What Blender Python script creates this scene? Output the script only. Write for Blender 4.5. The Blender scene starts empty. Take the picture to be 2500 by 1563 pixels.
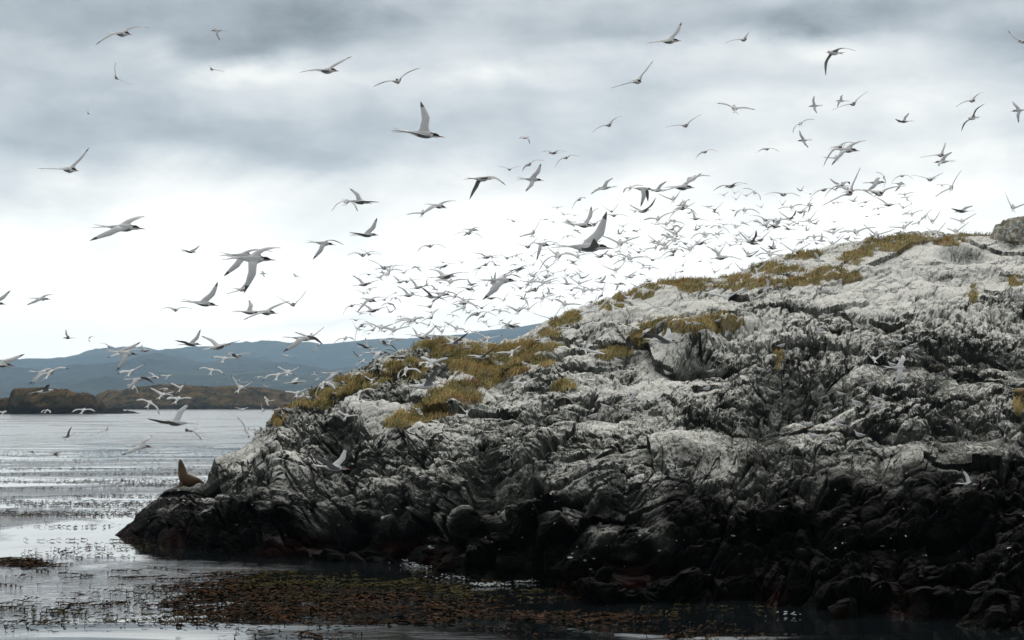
import bpy, math, random
import numpy as np
from mathutils import Vector, Matrix

# ---------------------------------------------------------------- camera, sky, sun, exposure
S = bpy.context.scene
COL = S.collection
F = 2500 * 70.0 / 36.0            # focal length in photo pixels
CAMZ = 5.0
PITCH = math.atan(203.5 / F)
cam_d = bpy.data.cameras.new("camera"); cam = bpy.data.objects.new("camera", cam_d); COL.objects.link(cam)
cam_d.lens = 70; cam_d.sensor_width = 36; cam_d.sensor_fit = 'HORIZONTAL'
cam_d.clip_start = 0.5; cam_d.clip_end = 60000
cam.location = (0, 0, CAMZ); cam.rotation_euler = (math.radians(90) + PITCH, 0, 0)
S.camera = cam
S.view_settings.view_transform = 'Standard'; S.view_settings.look = 'None'
S.view_settings.exposure = 0.42; S.view_settings.gamma = 1.0
S.cycles.max_bounces = 5; S.cycles.diffuse_bounces = 2; S.cycles.glossy_bounces = 3
S.cycles.volume_bounces = 0; S.cycles.use_denoising = True
S.cycles.sample_clamp_indirect = 4

SUN_EL, SUN_AZ = math.radians(40), math.radians(14)     # behind the cloud, ahead and a little to the right


class NT:
    """small helper for building shader graphs"""
    def __init__(s, tree): s.t = tree; tree.nodes.clear()
    def n(s, typ, **kw):
        nd = s.t.nodes.new(typ)
        for k, v in kw.items(): setattr(nd, k, v)
        return nd
    def plug(s, sock, v):
        if isinstance(v, bpy.types.NodeSocket): s.t.links.new(v, sock)
        elif v is not None: sock.default_value = v
    def m(s, op, a, b=None, c=None, clamp=False):
        nd = s.n('ShaderNodeMath', operation=op, use_clamp=clamp)
        s.plug(nd.inputs[0], a); s.plug(nd.inputs[1], b)
        if c is not None: s.plug(nd.inputs[2], c)
        return nd.outputs[0]
    def noise(s, vec, scale, detail=4, rough=.55, dist=0.0, out=0):
        nd = s.n('ShaderNodeTexNoise'); s.plug(nd.inputs['Vector'], vec)
        nd.inputs['Scale'].default_value = scale; nd.inputs['Detail'].default_value = detail
        nd.inputs['Roughness'].default_value = rough; nd.inputs['Distortion'].default_value = dist
        return nd.outputs[out]
    def vscale(s, vec, sc, rot=(0, 0, 0)):
        nd = s.n('ShaderNodeMapping'); s.plug(nd.inputs['Vector'], vec)
        nd.inputs['Scale'].default_value = sc; nd.inputs['Rotation'].default_value = rot
        return nd.outputs[0]
    def ss(s, v, a, b, lo=0.0, hi=1.0):
        nd = s.n('ShaderNodeMapRange', interpolation_type='SMOOTHSTEP')
        s.plug(nd.inputs[0], v); nd.inputs[1].default_value = a; nd.inputs[2].default_value = b
        nd.inputs[3].default_value = lo; nd.inputs[4].default_value = hi
        return nd.outputs[0]
    def mix(s, f, a, b):
        nd = s.n('ShaderNodeMix', data_type='RGBA')
        s.plug(nd.inputs[0], f)
        for i, v in ((6, a), (7, b)):
            if isinstance(v, tuple) and len(v) == 3: v = (*v, 1)
            s.plug(nd.inputs[i], v)
        return nd.outputs[2]
    def ramp(s, f, stops, interp='LINEAR'):
        nd = s.n('ShaderNodeValToRGB'); cr = nd.color_ramp; cr.interpolation = interp
        while len(cr.elements) < len(stops): cr.elements.new(0.5)
        for e, (p, c) in zip(cr.elements, stops):
            e.position = p; e.color = (*c, 1) if len(c) == 3 else c
        s.plug(nd.inputs[0], f); return nd.outputs[0]


world = bpy.data.worlds.new("World"); S.world = world; world.use_nodes = True
w = NT(world.node_tree)
tc = w.n('ShaderNodeTexCoord').outputs['Generated']
sep = w.n('ShaderNodeSeparateXYZ'); w.plug(sep.inputs[0], tc)
X, Y, Z = sep.outputs
AZ = w.m('ARCTAN2', X, Y); EL = w.m('ARCSINE', Z)
# cloud coordinates in units of 1000 photo pixels (directions on the sky, the horizon is V=0.985)
U = w.m('MULTIPLY_ADD', AZ, F / 1000, 1.25)
V = w.m('MULTIPLY_ADD', EL, -F / 1000, 0.985)
cmb = w.n('ShaderNodeCombineXYZ'); w.plug(cmb.inputs[0], U); w.plug(cmb.inputs[1], V)
UV = cmb.outputs[0]
na = w.noise(w.vscale(UV, (1.2, 2.6, 1)), 2.4, 6, .56, 0.0)
nb = w.noise(w.vscale(UV, (1.0, 2.0, 1)), 3.0, 7, .56, 0.0)
nc = w.noise(w.vscale(UV, (0.9, 5.0, 1)), 1.1, 3, .5)
Uw = w.m('ADD', U, w.m('MULTIPLY_ADD', nb, 0.22, -0.11))
Vw = w.m('ADD', V, w.m('MULTIPLY_ADD', na, 0.17, -0.085))
base = w.ramp(w.m('MULTIPLY_ADD', Vw, 0.4, 0.5), [     # position = 0.5 + V*0.4
    (0.0, (1.25,) * 3), (0.30, (1.0,) * 3), (0.42, (.62,) * 3), (0.49, (.42,) * 3), (0.56, (.52,) * 3),
    (0.60, (.58,) * 3), (0.645, (.56,) * 3), (0.70, (.98,) * 3), (0.75, (1.28,) * 3), (0.82, (1.30,) * 3),
    (0.87, (1.12,) * 3), (0.95, (1.0,) * 3)])
tone = base
blobs = [  # u, v, su, sv, amount : the large cloud shapes of this sky
    (0.25, 0.10, .30, .06, -.13), (0.74, 0.05, .30, .07, -.20), (0.60, 0.13, .16, .035, -.13),
    (0.62, 0.19, .20, .035, .27), (0.95, 0.21, .14, .03, .14), (1.28, 0.19, .18, .03, .2),
    (0.10, 0.25, .25, .08, -.16), (0.55, 0.33, .35, .05, -.15), (0.75, 0.39, .3, .03, -.10),
    (0.05, 0.38, .2, .07, -.1), (1.10, 0.31, .25, .04, -.03), (0.06, 0.49, .14, .06, -.27),
    (0.2, 0.46, .3, .02, .08), (1.05, 0.02, .2, .03, .06),
    (1.45, 0.085, .22, .03, -.10), (1.9, 0.07, .30, .05, -.20), (1.65, 0.15, .25, .03, .12),
    (2.02, 0.14, .13, .04, .30), (2.25, 0.17, .1, .05, .10), (2.42, 0.13, .14, .045, -.17),
    (1.9, 0.25, .3, .05, .12), (2.3, 0.27, .25, .05, .18), (1.5, 0.30, .25, .03, -.04), (2.1, 0.36, .6, .05, .14),
    (1.95, 0.06, .1, .02, -.05), (0.82, 0.80, .25, .016, -.25), (1.15, 0.785, .12, .02, -.18),
    (0.1, 0.82, .3, .035, -.1), (1.35, 0.78, .1, .03, -.12), (2.2, .52, .6, .12, .12)]
for (bu, bv, su, sv, amt) in blobs:
    du = w.m('MULTIPLY', w.m('SUBTRACT', Uw, bu), 1 / su); dv = w.m('MULTIPLY', w.m('SUBTRACT', Vw, bv), 1 / sv)
    r2 = w.m('ADD', w.m('MULTIPLY', du, du), w.m('MULTIPLY', dv, dv))
    tone = w.m('MULTIPLY_ADD', w.m('EXPONENT', w.m('MULTIPLY', r2, -1.0)), amt, tone)
tex = w.m('ADD', w.m('MULTIPLY_ADD', nb, 0.66, -0.33), w.m('MULTIPLY_ADD', nc, 0.36, -0.18))
fade = w.ss(V, .95, .35, .12, 1.0)
tone = w.m('MULTIPLY_ADD', tex, fade, tone)
# the bright side of the overcast is ahead, behind the island
side = w.m('MULTIPLY_ADD', w.m('COSINE', AZ), 0.33, 0.67)
tone = w.m('MULTIPLY', w.m('MAXIMUM', tone, 0.12), side)
tint = w.ramp(tone, [(0.0, (.93, 1.0, 1.04)), (.35, (.95, 1.0, 1.03)), (.55, (.98, 1.0, 1.0)), (.85, (1.03, 1.0, .93))])
cl = w.n('ShaderNodeVectorMath', operation='SCALE'); w.plug(cl.inputs[0], tint); w.plug(cl.inputs['Scale'], tone)
sky = w.n('ShaderNodeTexSky', sky_type='NISHITA'); sky.sun_disc = False
sky.sun_elevation = SUN_EL; sky.sun_rotation = SUN_AZ
bg1 = w.n('ShaderNodeBackground'); w.plug(bg1.inputs[0], sky.outputs[0]); bg1.inputs[1].default_value = 0.05
bg2 = w.n('ShaderNodeBackground'); w.plug(bg2.inputs[0], cl.outputs[0]); bg2.inputs[1].default_value = 1.0
mx = w.n('ShaderNodeMixShader'); mx.inputs[0].default_value = 0.94
w.t.links.new(bg1.outputs[0], mx.inputs[1]); w.t.links.new(bg2.outputs[0], mx.inputs[2])
wo = w.n('ShaderNodeOutputWorld'); w.t.links.new(mx.outputs[0], wo.inputs[0])
world.cycles.sampling_method = 'MANUAL'; world.cycles.sample_map_resolution = 1024

sun_d = bpy.data.lights.new("sun", 'SUN'); sun = bpy.data.objects.new("sun", sun_d); COL.objects.link(sun)
sun_d.energy = 1.4; sun_d.angle = math.radians(14); sun_d.color = (1, .97, .92)
sdir = Vector((math.sin(SUN_AZ) * math.cos(SUN_EL), math.cos(SUN_AZ) * math.cos(SUN_EL), math.sin(SUN_EL)))
sun.rotation_euler = sdir.to_track_quat('Z', 'Y').to_euler(); sun.location = (0, 60, 60)

# ---------------------------------------------------------------- helpers
cp, sp = math.cos(PITCH), math.sin(PITCH)


def rays(px, py):
    """unit-forward ray directions (dy=1) for photo pixels"""
    x = (np.asarray(px, float) - 1250) / F; y = -(np.asarray(py, float) - 781.5) / F
    wy = cp - y * sp; wz = sp + y * cp
    return x / wy, wz / wy


def at(px, py, d):
    dx, dz = rays(px, py)
    return np.stack([dx * d, np.broadcast_to(d, np.shape(dx)) * 1.0, CAMZ + dz * d], -1)


def to_px(P):
    x, y, z = P[..., 0], P[..., 1], P[..., 2] - CAMZ
    f = y * cp + z * sp; u = -y * sp + z * cp
    return 1250 + F * x / f, 781.5 - F * u / f


def sea_d(py):
    return -CAMZ / rays(0 * np.asarray(py, float), py)[1]


def h3(ix, iy, iz, seed):
    h = (ix.astype(np.uint32) * np.uint32(374761393)) ^ (iy.astype(np.uint32) * np.uint32(668265263)) ^ \
        (iz.astype(np.uint32) * np.uint32(2147483647)) ^ np.uint32((seed * 974634777 + 12345) & 0xffffffff)
    h ^= h >> np.uint32(13); h *= np.uint32(1274126177); h ^= h >> np.uint32(16); h *= np.uint32(2246822519)
    h ^= h >> np.uint32(15)
    return h


def h3f(*a): return h3(*a).astype(np.float32) * np.float32(1 / 4294967296.0)


def vnoise(P, seed=0):
    P = P.astype(np.float32); I = np.floor(P).astype(np.int64); f = P - I
    f = f * f * f * (f * (f * 6 - 15) + 10); I = I.astype(np.int32)
    r = 0
    for dx in (0, 1):
        wx = f[:, 0] if dx else 1 - f[:, 0]
        for dy in (0, 1):
            wy = f[:, 1] if dy else 1 - f[:, 1]
            for dz in (0, 1):
                wz = f[:, 2] if dz else 1 - f[:, 2]
                r = r + wx * wy * wz * h3f(I[:, 0] + dx, I[:, 1] + dy, I[:, 2] + dz, seed)
    return r * 2 - 1


def fbm(P, octv=4, gain=.5, lac=2.03, seed=0):
    r = 0; a = 1.0
    for o in range(octv):
        r = r + a * vnoise(P, seed + o * 17); P = P * lac + 5.3; a *= gain
    return r


def ridged(P, octv=4, gain=.5, seed=0):
    r = 0; a = 1.0
    for o in range(octv):
        r = r + a * (1 - 2.2 * np.abs(vnoise(P, seed + o * 13))); P = P * 2.1 + 3.7; a *= gain
    return r


def facets(P, seed=0, tilt=0.8):
    """angular rock facets: each Voronoi cell is a randomly tilted plane; returns height, edge distance"""
    P = P.astype(np.float32); I = np.floor(P).astype(np.int32)
    best = np.full(len(P), 9e9, np.float32); sec = best.copy(); hgt = np.zeros(len(P), np.float32)
    for dx in (-1, 0, 1):
        for dy in (-1, 0, 1):
            for dz in (-1, 0, 1):
                jx, jy, jz = I[:, 0] + dx, I[:, 1] + dy, I[:, 2] + dz
                ax = P[:, 0] - (jx + h3f(jx, jy, jz, seed)); ay = P[:, 1] - (jy + h3f(jx, jy, jz, seed + 1))
                az = P[:, 2] - (jz + h3f(jx, jy, jz, seed + 2))
                d = ax * ax + ay * ay + az * az
                c = d < best
                sec = np.where(c, best, np.minimum(sec, d))
                hh = tilt * (ax * (h3f(jx, jy, jz, seed + 3) - .5) + az * (h3f(jx, jy, jz, seed + 4) - .5) +
                             ay * (h3f(jx, jy, jz, seed + 6) - .5)) * 2 + 0.6 * (h3f(jx, jy, jz, seed + 5) - .5)
                hgt = np.where(c, hh, hgt); best = np.where(c, d, best)
    return hgt, np.sqrt(sec) - np.sqrt(best)


def grid_mesh(name, P, mat, attrs=None, smooth=True, kind=None, parent=None):
    """P: rows x cols x 3 -> one mesh object"""
    R, C = P.shape[:2]
    me = bpy.data.meshes.new(name)
    me.vertices.add(R * C); me.vertices.foreach_set("co", P.reshape(-1).astype(np.float32))
    idx = np.arange(R * C, dtype=np.int32).reshape(R, C)
    q = np.stack([idx[:-1, :-1], idx[:-1, 1:], idx[1:, 1:], idx[1:, :-1]], -1).reshape(-1, 4)
    me.loops.add(q.size); me.loops.foreach_set("vertex_index", q.reshape(-1))
    me.polygons.add(len(q)); me.polygons.foreach_set("loop_start", np.arange(len(q), dtype=np.int32) * 4)
    me.polygons.foreach_set("use_smooth", np.full(len(q), smooth))
    me.update(calc_edges=True)
    for k, v in (attrs or {}).items():
        a = me.attributes.new(k, 'FLOAT', 'POINT'); a.data.foreach_set("value", v.reshape(-1).astype(np.float32))
    me.materials.append(mat)
    o = bpy.data.objects.new(name, me); COL.objects.link(o)
    if kind: o["kind"] = kind
    return o


def soup_mesh(name, V, Fc, mats, fmat=None, smooth=False):
    """V (n,3), Fc (m,k) index array or list"""
    me = bpy.data.meshes.new(name)
    if isinstance(Fc, np.ndarray):
        k = Fc.shape[1]
        me.vertices.add(len(V)); me.vertices.foreach_set("co", np.asarray(V, np.float32).reshape(-1))
        me.loops.add(Fc.size); me.loops.foreach_set("vertex_index", Fc.reshape(-1).astype(np.int32))
        me.polygons.add(len(Fc)); me.polygons.foreach_set("loop_start", np.arange(len(Fc), dtype=np.int32) * k)
        me.update(calc_edges=True)
    else:
        me.from_pydata([tuple(v) for v in V], [], Fc)
    for m_ in mats: me.materials.append(m_)
    if fmat is not None: me.polygons.foreach_set("material_index", np.asarray(fmat, np.int32))
    me.polygons.foreach_set("use_smooth", np.full(len(me.polygons), smooth))
    me.update()
    o = bpy.data.objects.new(name, me); COL.objects.link(o)
    return o


def material(name):
    m = bpy.data.materials.new(name); m.use_nodes = True
    t = NT(m.node_tree); b = t.n('ShaderNodeBsdfPrincipled'); o = t.n('ShaderNodeOutputMaterial')
    t.t.links.new(b.outputs[0], o.inputs[0])
    return m, t, b


def simple_mat(name, col, rough=.7, var=.15, scale=20.0, spec=.3):
    m, t, b = material(name)
    g = t.n('ShaderNodeTexCoord').outputs['Object']
    n = t.noise(g, scale, 4, .6)
    c = t.mix(t.ss(n, .3, .7), tuple(x * (1 - var) for x in col), tuple(min(1, x * (1 + var)) for x in col))
    t.plug(b.inputs['Base Color'], c); b.inputs['Roughness'].default_value = rough
    b.inputs['Specular IOR Level'].default_value = spec
    return m


def tag(o, label=None, cat=None, group=None, kind=None):
    if label: o["label"] = label
    if cat: o["category"] = cat
    if group: o["group"] = group
    if kind: o["kind"] = kind
    return o


# ---------------------------------------------------------------- rock island
CREST = np.array([(280, 1306), (300, 1292), (340, 1262), (400, 1200), (425, 1188), (470, 1184), (500, 1172), (515, 1140),
    (525, 1118), (560, 1108), (590, 1095), (605, 1083), (649, 1046), (663, 1021), (694, 997), (716, 979), (760, 950), (804, 935),
    (844, 917), (889, 902), (926, 873), (965, 862), (1005, 852), (1038, 830), (1075, 822), (1114, 820), (1161, 832), (1217, 843), (1255, 837),
    (1306, 806), (1355, 778), (1380, 761), (1438, 750), (1495, 731), (1510, 722), (1589, 697), (1646, 680), (1757, 678), (1810, 664),
    (1861, 641), (1904, 621), (1980, 610), (2055, 594), (2122, 585), (2188, 577), (2226, 564), (2290, 566), (2340, 571),
    (2405, 572), (2450, 574), (2500, 570), (2620, 555), (2800, 530), (3150, 500)], float)
SHORE = np.array([(280, 1307), (300, 1309), (350, 1318), (450, 1340), (600, 1356), (800, 1368), (1000, 1372), (1080, 1395),
    (1137, 1428), (1250, 1425), (1300, 1435), (1344, 1455), (1450, 1480), (1603, 1485), (1800, 1478), (1900, 1488), (2050, 1500), (2171, 1505),
    (2300, 1512), (2500, 1545), (2800, 1580), (3150, 1600)], float)
CDIST = np.array([(280, 76.3), (400, 79), (520, 80), (700, 83), (900, 86), (1100, 88), (1300, 90), (1700, 94), (2100, 97), (2500, 98), (3150, 98)], float)
cu = np.arange(281, 3120, 1.9)
yc = np.interp(cu, CREST[:, 0], CREST[:, 1]); ys = np.interp(cu, SHORE[:, 0], SHORE[:, 1])
ys = ys + 7 * vnoise(np.stack([cu / 45, cu * 0, cu * 0], -1), 5) * np.clip((cu - 300) / 100, 0, 1)
D1 = np.interp(cu, CDIST[:, 0], CDIST[:, 1]); D0 = sea_d(ys)
NR = 520
f_ = np.concatenate([np.linspace(-.05, 0, 10, endpoint=False), np.linspace(0, 1, NR)])
fx = np.array([0, .12, .31, .42, .546, .72, .86, .93, 1.0]); gx = np.array([0, .035, .14, .21, .34, .57, .78, .88, 1.0])
fr, uu = np.meshgrid(f_, cu, indexing='ij')
yy = ys + (yc - ys) * fr
g_ = np.where(fr < 0, fr * .3, np.interp(fr, fx, gx))
DD = D0 + (D1 - D0) * g_
P0 = at(uu, yy, DD)
# back side
bk = np.linspace(0, 1, 46)[1:]
crest = P0[-1]
back = []
for b in bk:
    q = crest.copy(); wid = np.interp(cu, [281, 500, 1000, 3100], [1.0, 7, 20, 34])
    q[:, 1] += wid * b; q[:, 0] *= (1 + wid * b / D1)
    q[:, 2] = (crest[:, 2] + 1.0) * (1 - b ** 2.0) - 1.0 - 0.35 * b
    back.append(q)
P = np.concatenate([P0, np.array(back)], 0)
fr = np.concatenate([fr, 1 + np.repeat(bk[:, None], len(cu), 1)], 0); uu = np.concatenate([uu, np.repeat(cu[None], len(bk), 0)], 0)
yy = np.concatenate([yy, np.repeat(yc[None], len(bk), 0)], 0)
ROWS, COLS = P.shape[:2]


def normals(P):
    du = np.gradient(P, axis=1); dv = np.gradient(P, axis=0)
    n = np.cross(du, dv); n /= np.linalg.norm(n, axis=-1, keepdims=True) + 1e-9
    return n


N = normals(P)
if N[ROWS // 2, COLS // 2, 1] > 0: N = -N
PF = P.reshape(-1, 3).astype(np.float32); UF = uu.reshape(-1); YF = yy.reshape(-1); FF = fr.reshape(-1)
# displacement
FEAT = [  # u, y, ru, ry, metres outwards : boulders, buttresses and recesses of this island
    (880, 1030, 62, 26, .75), (1010, 1085, 85, 36, .8), (840, 1085, 40, 42, -1.0), (880, 1120, 60, 26, .4),
    (700, 1160, 120, 28, .8), (640, 1280, 60, 70, .5), (1000, 1180, 90, 26, .5), (1060, 1150, 34, 70, -.35), (1190, 1190, 42, 70, -.6),
    (1095, 1190, 45, 60, .5), (900, 1310, 170, 40, -1.3), (540, 1190, 40, 40, -.5), (1290, 1220, 40, 40, -.9),
    (1330, 1270, 140, 26, .35), (1480, 1300, 170, 26, .3), (1650, 1270, 60, 40, .5), (1700, 1420, 60, 40, .5),
    (1690, 835, 75, 22, .9), (1700, 893, 80, 26, -1.1), (1930, 930, 85, 40, -.9), (1860, 1010, 60, 30, -.9), (1960, 985, 70, 20, -.5),
    (1840, 800, 60, 18, .3), (1400, 940, 50, 20, .4), (1420, 985, 30, 16, -.8), (1225, 950, 30, 24, -.4), (1330, 1000, 60, 20, .3),
    (2200, 1010, 110, 36, .5), (2330, 1030, 70, 30, -.6), (2440, 1000, 40, 60, .4), (2010, 1200, 110, 30, .45), (2250, 1150, 80, 60, .4),
    (1980, 1150, 60, 20, -.6), (2340, 1300, 120, 50, -.5), (1560, 1190, 120, 30, .4), (1850, 1230, 50, 50, -.8), (2100, 900, 50, 20, .3),
    (2340, 610, 50, 12, .5), (2365, 625, 60, 8, -.4), (1520, 775, 60, 16, .5), (1610, 720, 60, 18, .4), (1480, 820, 55, 20, .4),
    (360, 1260, 30, 30, .1), (470, 1260, 60, 50, .3), (1450, 1440, 90, 20, .5), (2100, 1440, 100, 22, .5), (2300, 1460, 90, 16, .4)]
disp = np.zeros(len(PF), np.float32)
for (u0, y0, ru, ry, am) in FEAT:
    r2 = ((UF - u0) / ru) ** 2 + ((YF - y0) / ry) ** 2
    disp += np.where(FF <= 1, am * np.exp(-r2 ** 1.4), 0)
env = np.clip((UF - 285) / 260, 0.0, 1) ** .8
envc = np.clip(np.abs(FF - 1) / 0.12, 0.0, 1)            # keep the skyline
wetz = np.clip(1 - PF[:, 2] / 3.0, 0, 1)
warp = np.stack([vnoise(PF / 2.2, 31), vnoise(PF / 2.2, 32), vnoise(PF / 2.2, 33)], -1) * .22
# strata: beds dip to the lower right in the right half, to the lower left on the left
ang = np.interp(UF, [300, 1000, 1500, 2000, 3000], [.75, .5, -.1, -.6, -.75])
ca, sa = np.cos(ang), np.sin(ang)
Q = PF + warp
SX = ca * Q[:, 0] - sa * Q[:, 2]; SZ = sa * Q[:, 0] + ca * Q[:, 2]
ST = np.stack([SX * .45, Q[:, 1] * .6, SZ * 1.5], -1)
d1, e1 = facets(PF / 3.4 + warp * .2, 3); d2, e2 = facets(ST / 1.35, 13); d3, e3 = facets(ST / .55 + 7, 23); d4, e4 = facets(Q / .26, 43)
disp += env * envc * (0.45 * fbm(PF / 5.0, 3, seed=2) + 0.55 * d1)
smo = np.zeros(len(PF), np.float32)
for (u0, y0, ru, ry, am) in [(2150, 705, 380, 75, .62), (1550, 760, 170, 42, .55), (1420, 860, 120, 30, .35), (2330, 620, 200, 40, .4), (1010, 1075, 90, 30, .7), (880, 1028, 62, 24, .7), (1230, 1010, 120, 30, .3),
        (360, 1240, 90, 45, .45), (1690, 830, 80, 14, .5), (2020, 1200, 90, 40, .45), (2200, 1220, 140, 60, .35)]:
    smo = np.maximum(smo, am * np.exp(-((UF - u0) / ru) ** 2 - ((YF - y0) / ry) ** 2))
smo = np.maximum(smo, .7 * np.clip((fbm(PF / 3.2, 2, seed=91) - .12) * 3.0, 0, 1)) * (1 - .85 * wetz)
e12 = env * (0.35 + 0.65 * envc) * (1 - smo)
BD = np.stack([SX * .16, Q[:, 1] * .35, SZ * 1.05], -1)            # long beds following the strata
rib = ridged(BD * 1.1, 4, .55, seed=9); d5, e5 = facets(BD * 1.3, 53); crk5 = np.clip(1 - e5 / .12, 0, 1)
crk2 = np.clip(1 - e2 / .16, 0, 1); crk3 = np.clip(1 - e3 / .2, 0, 1); crk1 = np.clip(1 - e1 / .13, 0, 1)
disp += e12 * (0.27 * d2 * (1 - .5 * wetz) - .16 * crk2 - .24 * crk1 * envc + 0.14 * d3 - .06 * crk3 + 0.05 * d4 + .10 * rib * (1 - .5 * wetz) + (.15 + .30 * wetz) * d5 - (.09 + .22 * wetz) * crk5 + .03 * fbm(Q / .12, 2, seed=77))
disp *= np.clip((FF + .05) / .05, 0, 1) * .25 + .75
Nf = N.reshape(-1, 3).copy()
Nf[:, 1] -= .35; Nf /= np.linalg.norm(Nf, axis=1, keepdims=True)      # push rock faces out towards the sea
PD = (PF + Nf * disp[:, None]).astype(np.float32)
PD = PD.reshape(ROWS, COLS, 3)
N2 = normals(PD)
if N2[ROWS // 2, COLS // 2, 1] > 0: N2 = -N2
# how much the birds have whitened each place (they use the ledges above the wash)
BLK = np.array([(280, 1150), (430, 1190), (520, 1185), (600, 1240), (700, 1235), (800, 1225), (950, 1215), (1060, 1215), (1180, 1210), (1230, 1240),
    (1300, 1190), (1400, 1240), (1500, 1230), (1600, 1225), (1700, 1190), (1850, 1165), (2000, 1170), (2100, 1150), (2200, 1150),
    (2300, 1140), (2400, 1120), (2500, 1100), (3150, 1080)], float)
yb = np.interp(UF, BLK[:, 0], BLK[:, 1])
low = vnoise(PF / 1.3, 61) * 30 + vnoise(PF / .5, 62) * 18
gu = np.clip((yb - YF + low * 2.2 + 78) / 190, 0, 1)
WHT = [(2150, 700, 330, 80, .5), (1560, 760, 160, 45, .5), (1450, 850, 170, 40, .3), (1250, 1000, 190, 45, .22), (1000, 1060, 100, 30, .35),
    (1500, 960, 250, 50, .18), (650, 1130, 120, 40, .15), (2350, 620, 170, 40, .45), (880, 1020, 60, 18, .35), (2020, 1030, 120, 30, .2), (1700, 830, 80, 14, .35),
    (1850, 800, 150, 40, .3), (1700, 900, 80, 28, -.6), (1930, 940, 100, 50, -.5), (2300, 1000, 250, 80, -.22), (1850, 1060, 80, 50, -.3), (830, 1090, 70, 60, -.4),
    (1200, 1150, 40, 80, -.4), (1060, 1150, 140, 30, -.25), (2400, 880, 150, 60, -.15), (1410, 985, 50, 20, -.35)]
wh = np.zeros(len(PF))
for (u0, y0, ru, ry, am) in WHT:
    wh += am * np.exp(-((UF - u0) / ru) ** 2 - ((YF - y0) / ry) ** 2)
wh = wh - .09 - .10 * np.clip((UF - 1500) / 700, 0, 1) * np.clip((YF - 800) / 150, 0, 1) + .24 * fbm(PF / 2.5, 3, seed=71)
hi = np.clip(disp - (0.45 * fbm(PF / 5.0, 3, seed=2) * env * envc), -1, 1)
guano = np.clip(gu, 0, 1)

m, t, b = material("rock")
geo = t.n('ShaderNodeNewGeometry'); pos = geo.outputs['Position']
sepn = t.n('ShaderNodeSeparateXYZ'); t.plug(sepn.inputs[0], geo.outputs['Normal'])
sepp = t.n('ShaderNodeSeparateXYZ'); t.plug(sepp.inputs[0], pos)
def attr(nm):
    a = t.n('ShaderNodeAttribute', attribute_name=nm); return a.outputs['Fac']
ag, aw, ah = attr('guano'), attr('white'), attr('relief')
wn = t.n('ShaderNodeVectorMath', operation='MULTIPLY_ADD'); t.plug(wn.inputs[0], t.noise(pos, 1.1, 3, .6, 0, 1)); wn.inputs[1].default_value = (.75, .75, .75); t.plug(wn.inputs[2], pos)
wpos = wn.outputs[0]
fib = t.noise(t.vscale(wpos, (8.5, 1.5, 2.4)), 1.0, 6, .70, .9)     # runny streaks down the faces
fib2 = t.noise(t.vscale(wpos, (24, 5, 7)), 1.0, 4, .7, 1.2)
blot = t.noise(pos, .9, 5, .65, .4)
spk = t.noise(pos, 34, 2, .6)
s1 = t.m('MULTIPLY_ADD', fib, 2.2, -1.1)
s2 = t.m('MULTIPLY_ADD', fib2, 1.9, -.95)
s3 = t.m('MULTIPLY_ADD', blot, 1.0, -.5)
up = t.ss(sepn.outputs[2], .0, .85, -.38, .30)
sm = t.m('ADD', t.m('ADD', s1, s2), t.m('ADD', s3, up))
sm = t.m('ADD', sm, t.m('ADD', aw, t.m('MULTIPLY', ah, .5)))
cov = t.m('MULTIPLY', t.ss(sm, -.12, .55), ag)
rockc = t.mix(t.ss(t.noise(pos, 1.7, 4, .6), .35, .65), (.010, .012, .011), (.038, .041, .036))
rockc = t.mix(t.ss(t.noise(pos, 5.5, 3, .6), .58, .72), rockc, (.05, .07, .055))
och = t.m('MULTIPLY', t.ss(t.noise(t.vscale(pos, (1.4, 1, .6)), 1.3, 4, .7), .64, .72), t.ss(t.noise(pos, 9, 3, .7), .42, .6))
och = t.m('MULTIPLY', och, t.ss(sepp.outputs[2], 1.6, 3.0))
rockc = t.mix(t.m('MULTIPLY', och, .75), rockc, (.17, .105, .03))
gc = t.mix(t.ss(spk, .35, .65), (.44, .445, .42), (.76, .75, .71))
gc = t.mix(t.ss(t.noise(pos, 3.1, 4, .6), .55, .8), gc, (.52, .52, .42))
wash = t.m('MULTIPLY', t.ss(t.m('ADD', t.m('ADD', aw, t.m('MULTIPLY', up, .6)), t.m('MULTIPLY_ADD', blot, 1.6, t.m('MULTIPLY_ADD', fib, 1.2, -1.25))), -.35, .45), ag)
film = t.mix(t.ss(t.noise(pos, 4.1, 4, .65), .4, .62), (.115, .13, .115), (.24, .235, .205))
dry = t.mix(wash, rockc, film)
dry = t.mix(cov, dry, gc)
# wave-washed band: black, wet, with a fringe of dark red weed
wetm = t.m('SUBTRACT', 1.0, t.ss(ag, .0, .55))
dry = t.mix(wetm, dry, t.mix(t.ss(t.noise(pos, 2.3, 3, .6), .45, .7), (.0011, .0012, .0011), (.0048, .0052, .0042)))
fringe = t.ss(t.m('MULTIPLY_ADD', t.noise(pos, 1.5, 3, .6), .9, t.m('MULTIPLY', sepp.outputs[2], -1.0)), -.35, .1)
dry = t.mix(t.m('MULTIPLY', fringe, t.ss(t.noise(pos, .35, 2, .5), .45, .6)), dry, (.009, .0030, .002))
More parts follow.
